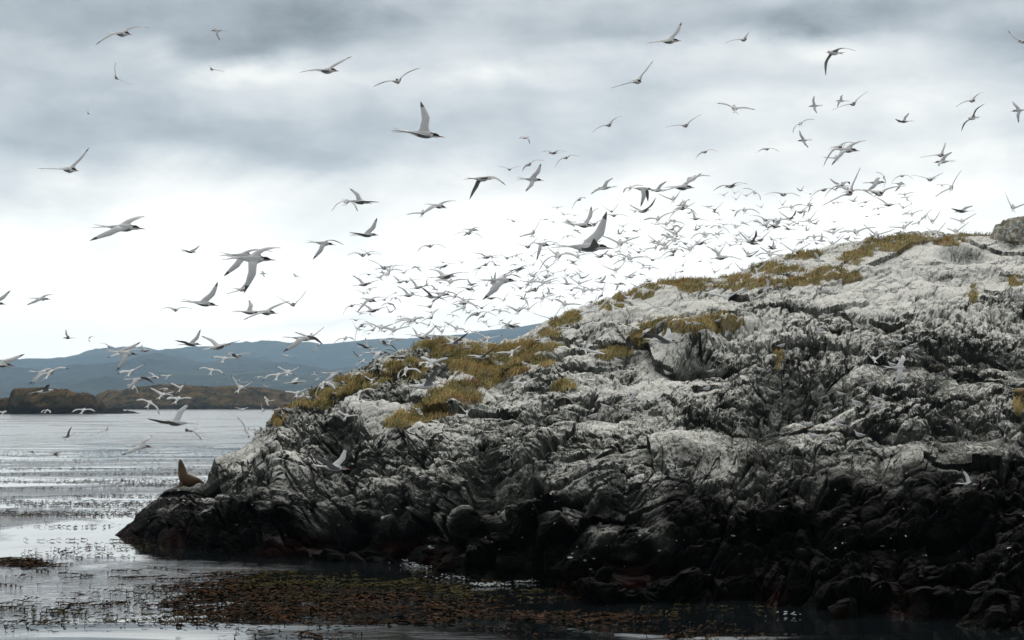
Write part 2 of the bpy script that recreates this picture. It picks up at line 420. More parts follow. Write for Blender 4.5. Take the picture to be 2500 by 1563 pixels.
# scattered white spots: limpets, droppings, and wet glints painted into the colour
v = t.n('ShaderNodeTexVoronoi'); t.plug(v.inputs['Vector'], t.vscale(pos, (.45, 1, 1.5), (0, -.62, 0))); v.inputs['Scale'].default_value = 3.4
spot = t.m('MULTIPLY', t.ss(v.outputs['Distance'], .15, .08), t.ss(t.noise(pos, 1.6, 4, .75), .54, .60))
spot = t.m('MULTIPLY', spot, t.ss(sepp.outputs[2], .4, .9))
dry = t.mix(t.m('MULTIPLY', spot, .9), dry, (.72, .74, .72))
t.plug(b.inputs['Base Color'], dry)
t.plug(b.inputs['Roughness'], t.m('MULTIPLY_ADD', wetm, -.25, .9))
t.plug(b.inputs['Specular IOR Level'], t.m('MULTIPLY_ADD', wetm, -.085, .10))
bp = t.n('ShaderNodeBump'); bp.inputs['Strength'].default_value = .8; bp.inputs['Distance'].default_value = .06
t.plug(bp.inputs['Height'], t.m('ADD', t.m('MULTIPLY', fib, .6), t.m('MULTIPLY_ADD', fib2, .6, t.m('MULTIPLY', spk, .35))))
t.plug(b.inputs['Normal'], bp.outputs[0])
ROCK = m
island = grid_mesh("rock_island", PD, m, {'guano': guano, 'white': np.clip(wh, -.6, .8), 'relief': hi}, smooth=False, kind='structure')
tag(island, "steep rocky island whitened by seabirds above a black wet foot", None)
PXU, PXY = to_px(PD.reshape(-1, 3))
# screen-free look-up: nearest island surface point for a photo pixel
LUT = {}
vis = (FF >= 0) & (FF <= 1.0)
vid = np.nonzero(vis)[0]
PDF = PD.reshape(-1, 3)
order = vid[np.argsort(-PDF[vid, 1])]
LW, LH = 640, 400
lut = np.full((LH, LW), -1, np.int64)
gxu = np.clip((PXU[order] / 2500 * LW).astype(int), -1, LW); gyu = np.clip((PXY[order] / 1563 * LH).astype(int), -1, LH)
okk = (gxu >= 0) & (gxu < LW) & (gyu >= 0) & (gyu < LH)
lut[gyu[okk], gxu[okk]] = order[okk]


def on_rock(px, py):
    """island surface vertex index seen at a photo pixel, or -1"""
    i = int(px / 2500 * LW); j = int(py / 1563 * LH)
    for k in range(0, 14):
        if 0 <= j + k < LH and 0 <= i < LW and lut[j + k, i] >= 0: return lut[j + k, i]
    return -1

# ---------------------------------------------------------------- sea
ry_ = np.concatenate([np.arange(1640, 1100, -1.5), np.arange(1100, 1020, -1.2), np.arange(1020, 988, -.8)])
sd = np.concatenate([[1.0, 8, 18, 28, 34], sea_d(ry_), [9800.0]])
su = np.arange(-1300, 3900, 5.0)
SXX = ((su - 1250) / F)[None, :] * sd[:, None]; SYY = np.repeat(sd[:, None], len(su), 1)
SP = np.stack([SXX, SYY, np.zeros_like(SXX)], -1).reshape(-1, 3).astype(np.float32)
spac = np.repeat(np.gradient(sd)[:, None], len(su), 1).reshape(-1)
spac = np.maximum(spac, SP[:, 1] * 5 / F)
hz = np.zeros(len(SP), np.float32)
calm = np.clip(.25 + .9 * fbm(SP * np.array([.03, .034, 0]) + 4, 3, seed=201), .06, 1)
WV = SP * 1.0; WV[:, 0] += 5 * fbm(SP / 14, 2, seed=231); WV[:, 1] += 7 * fbm(SP / 17, 3, seed=241)
for k, (lx, ly, amp) in enumerate([(6.5, 5.5, .022), (2.4, 2.4, .014), (1.1, 1.1, .009), (.5, .55, .0045), (.3, .3, .002)]):
    fd = np.clip(1.6 - spac / (ly * .5), 0, 1)
    amp = amp * (1 if lx > 5 else 1.0)
    hz += (np.interp(SP[:, 1], [44, 52, 62, 80, 150, 320], [1.2, 1.0, .7, .5, .8, 1.2]) * amp * fd * (1 - np.abs(vnoise(WV * np.array([1 / lx, 1 / ly, 0]) + k * 9.1, 210 + k)) * 2) * (calm if k else 1)).astype(np.float32)
SP[:, 2] = hz
m, t, b = material("sea_water")
geo = t.n('ShaderNodeNewGeometry'); pos = geo.outputs['Position']
b.inputs['Base Color'].default_value = (.005, .007, .008, 1)
slick = t.noise(t.vscale(pos, (.03, .036, 0)), 1.0, 6, .62, .8)
far = t.n('ShaderNodeSeparateXYZ'); t.plug(far.inputs[0], pos)
farf = t.ss(far.outputs[1], 120, 420)
rgh = t.m('MULTIPLY_ADD', t.ss(slick, .50, .68), t.m('MULTIPLY_ADD', farf, .16, .07), .02)
t.plug(b.inputs['Roughness'], t.m('MULTIPLY_ADD', farf, .13, rgh)); b.inputs['IOR'].default_value = 1.33
rip = t.noise(t.vscale(pos, (2.6, 4.0, 0)), 1.0, 4, .6, .8)
rip2 = t.noise(t.vscale(pos, (.25, .8, 0)), 1.0, 4, .65, .4)
bp = t.n('ShaderNodeBump'); bp.inputs['Distance'].default_value = .12
t.plug(bp.inputs['Strength'], t.m('MULTIPLY_ADD', t.ss(slick, .50, .68), .5, .014))
t.plug(bp.inputs['Height'], t.m('MULTIPLY_ADD', rip2, 2.5, rip))
t.plug(b.inputs['Normal'], bp.outputs[0])
sea = grid_mesh("sea", SP.reshape(len(sd), len(su), 3), m, smooth=True, kind='structure')
sea["label"] = "grey sea with bright glare and dark reflections below the island"

# ---------------------------------------------------------------- far hills and islets
def land(name, top, d, depthf, depthb, base, mat, label, uu0, uu1, step, amp, wl, seed, kind='structure', rows=40):
    cu_ = np.arange(uu0, uu1, step); top = np.array(top, float)
    yt = np.interp(cu_, top[:, 0], top[:, 1])
    zt = at(cu_, yt, np.full(len(cu_), float(d)))[:, 2]
    zt = np.maximum(zt, 0) 
    tt = np.concatenate([np.linspace(-1, 0, rows), np.linspace(0, 1, rows // 2)[1:]])
    G = np.zeros((len(tt), len(cu_), 3))
    sc = np.clip(zt / max(zt.max(), 1e-3), 0, 1) ** .5
    for i, q in enumerate(tt):
        dep = (depthf if q < 0 else depthb) * (.25 + .75 * sc)
        dd = d + q * dep
        G[i, :, 0] = (cu_ - 1250) / F * dd; G[i, :, 1] = dd
        prof = (1 - abs(q) ** base) if q < 0 else (1 - q ** 2)
        G[i, :, 2] = zt * prof - 0.02 * d / 100 * (abs(q) > .98) - (.0 if abs(q) < .98 else 1.0)
    Pn = G.reshape(-1, 3); q = np.repeat(np.abs(tt)[:, None], len(cu_), 1).reshape(-1)
    nz = ridged(np.stack([Pn[:, 0] / wl, Pn[:, 1] / (wl * 1.6), Pn[:, 2] / wl * .6], -1), 5, .52, seed) - (.9 if d < 3000 else 0)
    k = np.clip(q * 3, 0.10, 1) * np.clip(Pn[:, 2] / (zt.max() * .12), 0, 1)
    Pn[:, 2] += (nz * amp * k); Pn[:, 2] = np.maximum(Pn[:, 2], -1.5)
    Pn[:, 1] += nz * amp * 1.0 * np.clip(q * 3, 0, 1)
    o = grid_mesh(name, Pn.reshape(G.shape), mat, smooth=False, kind=kind)
    if label: o["label"] = label
    return o


mh, t, b = material("hill_forest")
pos = t.n('ShaderNodeNewGeometry').outputs['Position']
c = t.mix(t.ss(t.noise(pos, .0016, 6, .65), .38, .62), (.008, .015, .012), (.03, .038, .026))
c = t.mix(t.ss(t.noise(pos, .02, 4, .7), .45, .7), c, (.014, .020, .014))
t.plug(b.inputs['Base Color'], c); b.inputs['Roughness'].default_value = .95; b.inputs['Specular IOR Level'].default_value = .1
R1 = [(-1500, 870), (-600, 900), (0, 887), (60, 882), (110, 880), (166, 875), (206, 866), (255, 862), (310, 860), (399, 856), (450, 857), (487, 855), (510, 856),
      (561, 851), (587, 849), (620, 847), (654, 845), (689, 848), (727, 846), (771, 845), (800, 840), (860, 834), (905, 832), (948, 832), (1000, 833), (1080, 826), (1151, 818),
      (1199, 809), (1240, 804), (1275, 800), (1308, 794), (1500, 770), (2000, 740), (3000, 790), (4000, 860)]
R2 = [(-1500, 900), (-300, 925), (0, 912), (100, 915), (180, 908), (250, 896), (330, 881), (372, 872), (420, 880), (470, 892), (530, 888), (592, 882), (640, 888),
      (705, 902), (760, 906), (850, 903), (1000, 893), (1300, 880), (2000, 850), (3000, 880), (4000, 900)]
R3 = [(-1500, 930), (0, 945), (150, 940), (300, 922), (450, 915), (600, 914), (760, 912), (1000, 918), (1500, 905), (2500, 915), (4000, 930)]
land("hills", R1, 13500, 2600, 2000, 1.25, mh, "farthest pale blue ridge of hills along the horizon", -1500, 4000, 9, 60, 900, 301)
land("hills", R2, 9800, 1900, 1400, 1.3, mh, "darker blue middle ridge with two rounded summits", -1500, 4000, 9, 45, 700, 311)
land("hills", R3, 7600, 900, 900, 1.3, mh, "low dark blue shore hills just behind the islets", -1500, 4000, 9, 22, 420, 321)

mi, t, b = material("islet_heath")
geo = t.n('ShaderNodeNewGeometry'); pos = geo.outputs['Position']
sp_ = t.n('ShaderNodeSeparateXYZ'); t.plug(sp_.inputs[0], pos)
sn_ = t.n('ShaderNodeSeparateXYZ'); t.plug(sn_.inputs[0], geo.outputs['Normal'])
c = t.mix(t.ss(t.noise(pos, .09, 5, .7), .38, .62), (.005, .005, .003), (.10, .066, .026))
c = t.mix(t.ss(t.noise(pos, .05, 4, .6), .55, .68), c, (.055, .030, .014))
c = t.mix(t.ss(t.noise(pos, .22, 4, .7), .5, .66), c, (.03, .035, .018))
rk = t.m('ADD', t.ss(sn_.outputs[2], .75, .35), t.ss(t.m('MULTIPLY_ADD', t.noise(pos, .06, 3, .6), -7, sp_.outputs[2]), 1.5, -1.5))
c = t.mix(t.m('MINIMUM', rk, 1.0), c, (.005, .005, .005))
t.plug(b.inputs['Base Color'], c); b.inputs['Roughness'].default_value = .95; b.inputs['Specular IOR Level'].default_value = .1
IL = [(-300, 1004), (-150, 985), (0, 975), (24, 972), (27, 958), (36, 950), (60, 948), (90, 947), (125, 949), (165, 953), (185, 958), (212, 960), (230, 966), (241, 980), (266, 993),
      (300, 1003), (330, 1006), (334, 1008), (345, 1010)]
IR = [(190, 1001), (225, 975), (239, 962), (266, 952), (292, 954), (332, 945), (387, 939), (421, 938), (465, 940), (508, 944), (574, 942), (649, 947), (685, 952), (705, 957),
      (722, 960), (760, 968), (850, 975), (950, 985), (1050, 1001)]
land("islet", IL, 985, 30, 45, 2.6, mi, "nearer dark islet with a blunt cliff at the left edge", -300, 346, 1.6, 2.0, 6, 401, rows=70)
land("islet", IR, 1800, 95, 90, 2.0, mi, "longer low brown heath islet behind, reaching to the rock", 190, 1050, 1.6, 2.2, 11, 411, rows=70)

# ---------------------------------------------------------------- haze
hm = bpy.data.materials.new("haze_air"); hm.use_nodes = True
h_ = NT(hm.node_tree); ho = h_.n('ShaderNodeOutputMaterial'); pv = h_.n('ShaderNodeVolumePrincipled')
pv.inputs['Color'].default_value = (.46, .70, .95, 1); pv.inputs['Density'].default_value = 4.4e-5; pv.inputs['Anisotropy'].default_value = .3
h_.t.links.new(pv.outputs[0], ho.inputs['Volume'])
hb = [(-9500, -60, -4), (9500, -60, -4), (9500, 15900, -4), (-9500, 15900, -4)]
hv = hb + [(x, y, 1100) for x, y, z in hb]
haze = soup_mesh("haze", hv, [(3, 2, 1, 0), (4, 5, 6, 7), (0, 1, 5, 4), (1, 2, 6, 5), (2, 3, 7, 6), (3, 0, 4, 7)], [hm])
haze["kind"] = "stuff"; haze["label"] = "pale sea haze that fades the far hills"

# ---------------------------------------------------------------- grass on the island
GR = [(1067, 850, 60, 22), (1130, 872, 95, 30), (1190, 898, 85, 32), (960, 893, 25, 8), (905, 930, 80, 14), (845, 955, 35, 10), (725, 985, 38, 15), (675, 1022, 18, 20),
      (785, 985, 26, 15), (1120, 962, 70, 26), (1070, 995, 60, 24), (990, 1030, 58, 18), (1250, 880, 60, 26), (1320, 880, 50, 16), (1225, 850, 40, 14), (1377, 945, 30, 14), (1360, 985, 18, 10),
      (1340, 855, 45, 10), (1155, 935, 60, 18), (1290, 840, 25, 12), (1640, 800, 75, 20), (1740, 790, 70, 22), (1560, 825, 30, 20), (1515, 858, 35, 14), (1480, 870, 22, 10),
      (1400, 775, 30, 12), (1370, 790, 30, 12), (1480, 748, 40, 10), (1515, 728, 18, 8), (1560, 718, 34, 13), (1690, 700, 45, 14), (1700, 685, 40, 8), (1780, 672, 50, 16), (1790, 700, 50, 14), (1885, 655, 60, 15),
      (1960, 625, 50, 15), (1830, 690, 60, 16), (2030, 675, 95, 22), (1900, 690, 80, 12), (2085, 625, 45, 20), (2100, 610, 40, 12), (2180, 600, 45, 14), (2230, 585, 60, 10), (2320, 590, 45, 10), (2370, 572, 50, 7),
      (2090, 672, 25, 16), (2150, 590, 40, 8), (2480, 690, 18, 12), (2484, 1000, 12, 26), (2375, 720, 12, 20), (1900, 880, 14, 22), (1250, 905, 40, 14), (940, 912, 30, 8), (1020, 880, 30, 12),
      (1640, 690, 40, 6), (1590, 702, 30, 6), (800, 962, 40, 10), (880, 945, 40, 10), (1000, 910, 50, 16), (1340, 815, 30, 10)]
rng = np.random.default_rng(5)
cand = np.nonzero((FF >= 0) & (FF <= 1.03) & (UF > 500) & (UF < 2560))[0]
score = np.zeros(len(cand)); cx, cy = PXU[cand], PXY[cand]
for gi, (u0, y0, ru, ry) in enumerate(GR):
    r2 = ((cx - u0) / ru) ** 2 + ((cy - y0) / ry) ** 2
    score = np.maximum(score, 1.25 - r2)
score = np.where(score > 0.0, score * .8 - .1 + .85 * fbm(PDF[cand] / .55, 3, seed=501) + .5 * vnoise(PDF[cand] / 1.8, 505), 0)
keep = cand[(score > .12)]
soil_attr = np.zeros(len(FF)); soil_attr[cand] = np.clip(score / .6, 0, 1)
a = island.data.attributes.new('soil', 'FLOAT', 'POINT'); a.data.foreach_set("value", soil_attr.astype(np.float32))
# brown peat under the tussocks
nt = ROCK.node_tree; T2 = NT.__new__(NT); T2.t = nt
bs = [n for n in nt.nodes if n.type == 'BSDF_PRINCIPLED'][0]
old = bs.inputs['Base Color'].links[0].from_socket
sa_ = T2.n('ShaderNodeAttribute', attribute_name='soil').outputs['Fac']
posr = [n for n in nt.nodes if n.type == 'NEW_GEOMETRY'][0].outputs['Position']
T2.plug(bs.inputs['Base Color'], T2.mix(T2.ss(sa_, .12, .5, 0, .85), old, T2.mix(T2.noise(posr, 6, 3, .6), (.07, .055, .02), (.22, .165, .065))))
nbl = 60000
kp = np.clip(score[score > .12] - .05, .02, .5); pick = rng.choice(keep, nbl, p=kp / kp.sum()); root = PDF[pick].astype(np.float64)
root += rng.normal(0, .03, root.shape)
clump = vnoise(root / .38, 511); clump2 = vnoise(root / 1.1, 512)
L = (.10 + .17 * rng.random(nbl) ** 1.5) * (1 + .7 * clump)
az = rng.normal(-.25, .9, nbl) + clump2 * 1.5         # lean: mostly to the right, down the slope
lean = .35 + .75 * rng.random(nbl) + .3 * clump
dx_, dy_ = np.cos(az) * lean, np.sin(az) * lean
p1 = root + np.stack([dx_ * L * .35, dy_ * L * .35, L * .62], -1)
p2 = root + np.stack([dx_ * L * 1.0, dy_ * L * 1.0, L * (.95 - .35 * lean)], -1)
wd = np.stack([np.ones(nbl), rng.normal(0, .5, nbl), np.zeros(nbl)], -1) * (.006 + .005 * rng.random(nbl))[:, None]
Vg = np.stack([root - wd, root + wd, p1 + wd * .8, p1 - wd * .8, p2 + wd * .25, p2 - wd * .25], 1).reshape(-1, 3)
i0 = np.arange(nbl)[:, None] * 6
Fg = np.concatenate([i0 + np.array([[0, 1, 2, 3]]), i0 + np.array([[3, 2, 4, 5]])], 0)
mg, t, b = material("tussock_grass")
pos = t.n('ShaderNodeNewGeometry').outputs['Position']
c = t.mix(t.ss(t.noise(pos, .9, 4, .65), .44, .60), (.50, .38, .15), (.24, .24, .085))
c = t.mix(t.ss(t.noise(pos, .55, 2, .5), .52, .62), c, (.10, .125, .04))
c = t.mix(t.ss(t.noise(pos, .8, 2, .5), .58, .7), c, (.26, .12, .045))
rnd = t.n('ShaderNodeNewGeometry').outputs['Random Per Island']
c = t.mix(t.ss(rnd, .45, 1.0), c, (.55, .44, .22))
c = t.mix(t.ss(rnd, .3, .0), c, (.09, .065, .025))
t.plug(b.inputs['Base Color'], c); b.inputs['Roughness'].default_value = .8; b.inputs['Specular IOR Level'].default_value = .15
grass = soup_mesh("grass", Vg, Fg, [mg]); grass["kind"] = "stuff"; grass["label"] = "golden brown tussock grass on the upper ledges of the island"

# ---------------------------------------------------------------- kelp
rng = np.random.default_rng(11)
def kelp_patch(n, fu, fy):
    u = fu(n); y = fy(n); return u, y
KU, KY = [], []
def addk(n, u0, u1, y0, y1, streak=.5, thr=-.1, seed=0, sc=(.10, .30)):
    u = rng.uniform(u0, u1, n * 3); y = rng.uniform(y0, y1, n * 3)
    d = sea_d(y); P_ = np.stack([(u - 1250) / F * d * sc[0], d * sc[1], 0 * d], -1)
    v_ = fbm(P_, 4, .6, seed=600 + seed)
    k = v_ > thr
    KU.append(u[k][:n]); KY.append(y[k][:n])
addk(2200, -60, 900, 1128, 1290, thr=.05, seed=1)
addk(3600, -60, 520, 1140, 1272, thr=-.05, seed=1)
addk(1400, -60, 640, 1088, 1130, thr=.1, seed=3, sc=(.03, .35))
addk(350, 150, 650, 1062, 1078, thr=.1, seed=4, sc=(.02, .3))
addk(260, 60, 420, 1318, 1368, thr=.15, seed=5)
addk(260, 1200, 1900, 1480, 1560, thr=.1, seed=10)
def fronds(n, u0, u1, y0, y1, thr, seed, sc=(.22, .45)):
    """long trailing stalks with blades along them, drawn out by the current"""
    k0 = len(KU); addk(n, u0, u1, y0, y1, thr=thr, seed=seed, sc=sc)
    u = KU.pop(); y = KY.pop(); d = sea_d(y); x = (u - 1250) / F * d
    for i in range(len(u)):
        nb_ = rng.integers(5, 15); th = rng.normal(.12, .45); cu_ = rng.normal(0, .5); st = rng.uniform(.07, .12)
        j = np.arange(nb_); tt_ = th + cu_ * j / nb_
        xs = x[i] + np.cumsum(np.cos(tt_)) * st; ys_ = d[i] + np.cumsum(np.sin(tt_)) * st * 1.6
        FX.append(xs); FY.append(ys_); FA.append(tt_ + np.where(j % 2, .55, -.55) + rng.normal(0, .25, nb_)); FL.append(rng.uniform(.06, .19, nb_) * (1.3 - .6 * j / nb_))
FX, FY, FA, FL = [], [], [], []
addk(1000, -60, 900, 1385, 1560, thr=.0, seed=15)
fronds(45, -60, 760, 1385, 1560, .1, 6)
addk(700, 380, 1150, 1402, 1520, thr=-.1, seed=16)
fronds(150, 380, 1130, 1402, 1508, .05, 7)
fronds(30, 1050, 1500, 1440, 1520, .1, 17)
fronds(130, 430, 720, 1420, 1510, -.1, 8, (.4, .6))
fronds(70, 600, 1200, 1405, 1535, .05, 9)
fronds(36, -30, 85, 1368, 1395, -.6, 12)
fronds(12, 60, 420, 1318, 1368, .1, 5)
fronds(30, 1200, 1700, 1500, 1560, .1, 14)
ku = np.concatenate(KU); ky = np.concatenate(KY)
kd = sea_d(ky); FX, FY, FA, FL = map(np.concatenate, (FX, FY, FA, FL)); n0 = len(ku); n = n0 + len(FX)
kc = np.stack([np.concatenate([(ku - 1250) / F * kd, FX]), np.concatenate([kd, FY]), np.zeros(n)], -1)
kl = np.concatenate([.04 + .12 * rng.random(n0) ** 2, FL])
ka = np.concatenate([rng.normal(.1, .55, n0) + np.where(rng.random(n0) < .15, 1.5, 0), FA])
kw = np.concatenate([.008 + .014 * rng.random(n0), .010 + .020 * rng.random(n - n0)])
ax = np.stack([np.cos(ka), np.sin(ka), 0 * ka], -1); ay = np.stack([-np.sin(ka), np.cos(ka), 0 * ka], -1)
zz = .035 + .03 * rng.random(n)
stick = np.where(rng.random(n) < .08, .03 + .05 * rng.random(n), .01 * rng.random(n))
segs = []
for j, (q, wq) in enumerate([(-1, .2), (-.4, 1), (.3, .9), (1, .15)]):
    c_ = kc + ax * (kl * q)[:, None] + ay * (kl * .18 * (q * q))[:, None]
    c_[:, 2] = zz + (stick if j in (2, 3) else 0) * (1.0 if j == 3 else .55) - (.05 if j == 0 else 0) + .008 * (j == 1)
    sgn = ay * (kw * wq)[:, None]
    up_ = np.zeros_like(c_); up_[:, 2] = kw * wq * .7 * rng.choice([-1, 1], n)
    segs += [c_ - sgn - up_, c_ + sgn + up_]
Vk = np.stack(segs, 1).reshape(-1, 3); i0 = np.arange(n)[:, None] * 8
Fk = np.concatenate([i0 + np.array([[0, 1, 3, 2]]), i0 + np.array([[2, 3, 5, 4]]), i0 + np.array([[4, 5, 7, 6]])], 0)
mk, t, b = material("kelp_blade")
pos = t.n('ShaderNodeNewGeometry').outputs['Position']
c = t.mix(t.ss(t.noise(pos, 2.0, 3, .6), .4, .6), (.009, .007, .003), (.042, .019, .007))
c = t.mix(t.ss(t.noise(pos, .12, 2, .6), .5, .6), c, (.030, .025, .005))
t.plug(b.inputs['Base Color'], c); b.inputs['Roughness'].default_value = .7; b.inputs['Specular IOR Level'].default_value = .02
kelp = soup_mesh("kelp", Vk, Fk, [mk], smooth=True); kelp["kind"] = "stuff"; kelp["label"] = "brown kelp blades floating on the sea"

# ---------------------------------------------------------------- foam where the swell meets the rock
rng = np.random.default_rng(21)
fp = []
for (u0, y0, ru, ry, nn) in [(1040, 1385, 60, 8, 500), (1010, 1372, 25, 4, 150), (1110, 1410, 60, 10, 260), (1200, 1432, 50, 4, 260), (1285, 1424, 40, 4, 120), (1570, 1466, 26, 6, 60),
        (1920, 1504, 60, 6, 40)]:
    nn = int(nn * .35)
    uu_ = rng.normal(u0, ru * .5, nn); y_ = rng.normal(y0, ry * .5, nn); d_ = sea_d(y_)
    fp.append(np.stack([(uu_ - 1250) / F * d_, d_, .045 + .05 * rng.random(nn) ** 3], -1))
# one small splash thrown up against the rock
nn = 260; q = rng.random(nn); d_ = float(sea_d(1384))
fp.append(np.stack([(1038 - 1250) / F * d_ + rng.normal(0, .12, nn) * (1 - q * .7) + .18 * q, d_ + rng.normal(0, .1, nn), .02 + .62 * q ** 1.4], -1))
fp = np.concatenate(fp); nf = len(fp); rs = .008 + .022 * rng.random(nf) ** 2
oc = np.array([(1.9, 0, 0), (0, 1.4, 0), (-1.9, 0, 0), (0, -1.4, 0), (0, 0, .6), (0, 0, -.6)])
Vf = (fp[:, None, :] + oc[None] * rs[:, None, None] * rng.uniform(.6, 1.3, (nf, 6, 1))).reshape(-1, 3)
i0 = np.arange(nf)[:, None] * 6
Ff = np.concatenate([i0 + np.array([t3]) for t3 in ([0, 1, 4], [1, 2, 4], [2, 3, 4], [3, 0, 4], [1, 0, 5], [2, 1, 5], [3, 2, 5], [0, 3, 5])], 0)
foam = soup_mesh("foam", Vf, Ff, [simple_mat("sea_foam", (.62, .65, .66), .6, .1, 5)], smooth=True); foam["kind"] = "stuff"; foam["label"] = "flecks of white foam along the foot of the rock"

# ---------------------------------------------------------------- terns on the wing
def plumage(name, col, rough=.75):
    return simple_mat(name, col, rough, .06, 60, .2)
M_GREY, M_WHITE = plumage("grey_feathers", (.46, .47, .48)), plumage("white_feathers", (.64, .64, .635))
M_CAP, M_BILL, M_TIP = plumage("black_feathers", (.012, .012, .013), .6), plumage("red_bill", (.30, .02, .012), .45), plumage("dark_feather_tips", (.09, .092, .095))
M_UNDER_SHADED = plumage("shaded_underwing_feathers", (.20, .205, .205))  # underwing darker than the upper wing: backlit shade put into its colour
BIRD_MATS = [M_GREY, M_WHITE, M_CAP, M_BILL, M_TIP, M_UNDER_SHADED]
NS = 8
ANG = [math.radians(22.5 + 45 * k) for k in range(NS)]       # 0 = right-upper side
BODY = [(.205, .0015, .0015, -.010), (.150, .0075, .008, -.006), (.138, .016, .017, -.002), (.112, .026, .026, .003), (.085, .026, .025, .002),
        (.060, .036, .034, -.002), (.025, .043, .041, -.006), (-.02, .042, .040, -.007), (-.065, .036, .033, -.005), (-.11, .024, .021, -.001),
        (-.15, .014, .011, .003), (-.185, .016, .004, .004)]
R0 = 5                                                        # first ring of the wing root
ST_T = [0.0, .10, .22, .34, .44, .56, .68, .80, .90, .96, 1.0]


def lerp_tab(t, tab):
    for (a, va), (b_, vb) in zip(tab, tab[1:]):
        if t <= b_: return va + (vb - va) * (t - a) / (b_ - a)
    return tab[-1][1]


CHORD = [(0, .105), (.1, .088), (.3, .078), (.44, .078), (.6, .066), (.8, .042), (.92, .022), (1, .004)]
FWD = [(0, 0), (.2, .012), (.42, .032), (.6, .022), (.8, .006), (1, -.012)]


def tern_mesh(name, b_, tips, tail_spread=.045, bend=0.0):
    """b_: unit body direction; tips: two vectors from the body centre to the wing tips (metres)"""
    b_ = b_.normalized(); tL, tR = tips
    a_ = (tR - tL); a_ = a_ - b_ * a_.dot(b_)
    if a_.length < .02: a_ = b_.cross(Vector((0, 0, 1)))
    a_.normalize(); up = a_.cross(b_)
    hint = Vector((0, 0, 1)) + (tL + tR) * .4
    if abs(up.dot(hint)) < .15: hint = Vector((0, 0, 1))
    if up.dot(hint) < 0: up = -up
    side = b_.cross(up)                                       # bird's right
    V_, F_, M_ = [], [], []
    for (x, rw, rh, zc) in BODY:
        for a in ANG:
            V_.append(b_ * x + side * (math.cos(a) * rw * .9) + up * (math.sin(a) * rh * .9 + zc))
    nr = len(BODY)
    for i in range(nr - 1):
        for k in range(NS):
            k2 = (k + 1) % NS
            if R0 <= i < R0 + 3 and ((k == 7) or (k == 3)): continue        # openings for the wings
            F_.append((i * NS + k, i * NS + k2, (i + 1) * NS + k2, (i + 1) * NS + k))
            top = k in (0, 1, 2)
            if i == 0: M_.append(3)
            elif 1 <= i <= 3 and top: M_.append(2)
            elif i == 4 and k == 1: M_.append(2)
            elif 5 <= i <= 9 and top: M_.append(0)
            else: M_.append(1)
    F_.append(tuple(range(NS))); M_.append(3)
    F_.append(tuple(reversed(range((nr - 1) * NS, nr * NS)))); M_.append(1)
    # forked tail, a thin wedge each side
    q0 = len(V_)
    for sg in (-1, 1):
        q = len(V_)
        pts = [(-.16, .002), (-.16, .013), (-.225, .004), (-.235, tail_spread * .62), (-.315, tail_spread)]
        for (x, yv) in pts:
            for dz in (.0035, -.0005):
                V_.append(b_ * x + side * (sg * yv) + up * (.004 + dz))
        for (p, r, s_) in ((0, 1, 2), (1, 3, 2), (3, 4, 2)):
            F_.append((q + 2 * p, q + 2 * r, q + 2 * s_)); M_.append(1)
            F_.append((q + 2 * s_ + 1, q + 2 * r + 1, q + 2 * p + 1)); M_.append(1)
        F_.append((q + 8, q + 9, q + 5, q + 4)); M_.append(1)
        F_.append((q + 2, q + 3, q + 7, q + 6)); M_.append(1)
        F_.append((q + 6, q + 7, q + 9, q + 8)); M_.append(1)
    # wings
    sl, sr = tL.dot(side), tR.dot(side)
    wr, wl = (tR, tL) if sr >= sl else (tL, tR)
    for sg, tip in ((1, wr), (-1, wl)):
        if sg == 1: loopU = [(R0 + j) * NS + 0 for j in range(4)]; loopL = [(R0 + j) * NS + 7 for j in range(4)]
        else: loopU = [(R0 + j) * NS + 3 for j in range(4)]; loopL = [(R0 + j) * NS + 4 for j in range(4)]
        prev = loopU + loopL[::-1]
        root = side * (sg * .034) + b_ * .0 + up * .006
        S_ = tip - root; Lw = S_.length; S_.normalize()
        c_ = b_ - S_ * b_.dot(S_)
        if c_.length < .25: c_ = c_ + (b_.cross(S_).cross(S_)) * -.3 + up.cross(S_) * (.3 * sg)
        c_ = c_ - S_ * c_.dot(S_); c_.normalize()
        n_ = S_.cross(c_)
        if n_.dot(up) < 0: n_ = -n_
        e = S_.dot(up)
        arch = .125 - .17 * max(0, min(1, (e + .05) / .6)) + bend
        for j, t_ in enumerate(ST_T[1:]):
            ch = lerp_tab(t_, CHORD); fo = lerp_tab(t_, FWD)
            ar = arch * Lw * (math.sin(math.pi * min(1, t_ / .84) ** .9 if t_ < .84 else 0) if t_ < .84 else 0)
            ar = arch * Lw * max(0, math.sin(math.pi * t_ ** .8))
            pc = root + S_ * (Lw * t_) + c_ * fo + n_ * ar
            th = .010 * (1 - t_) + .0016
            ring = []
            camber = .07 * ch
            for fr_, cz in ((0, 0), (.33, 1), (.67, .7), (1, 0)):
                ring.append(pc + c_ * (ch * (.38 - fr_)) + n_ * (cz * (camber + th * .5) + .0006))
            for fr_, cz in ((1, 0), (.67, .7), (.33, 1), (0, 0)):
                ring.append(pc + c_ * (ch * (.38 - fr_)) + n_ * (cz * (camber - th * .5) - .0006))
            q = len(V_); V_ += ring; cur = list(range(q, q + 8))
            for k in range(8):
                k2 = (k + 1) % 8
                f_q = (prev[k], prev[k2], cur[k2], cur[k])
                F_.append(f_q if sg == 1 else f_q[::-1])
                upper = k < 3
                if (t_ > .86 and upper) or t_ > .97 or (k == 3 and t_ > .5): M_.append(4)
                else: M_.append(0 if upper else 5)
            prev = cur
        F_.append(tuple(prev)); M_.append(4)
    me = bpy.data.meshes.new(name); me.from_pydata([tuple(v) for v in V_], [], F_)
    for m_ in BIRD_MATS: me.materials.append(m_)
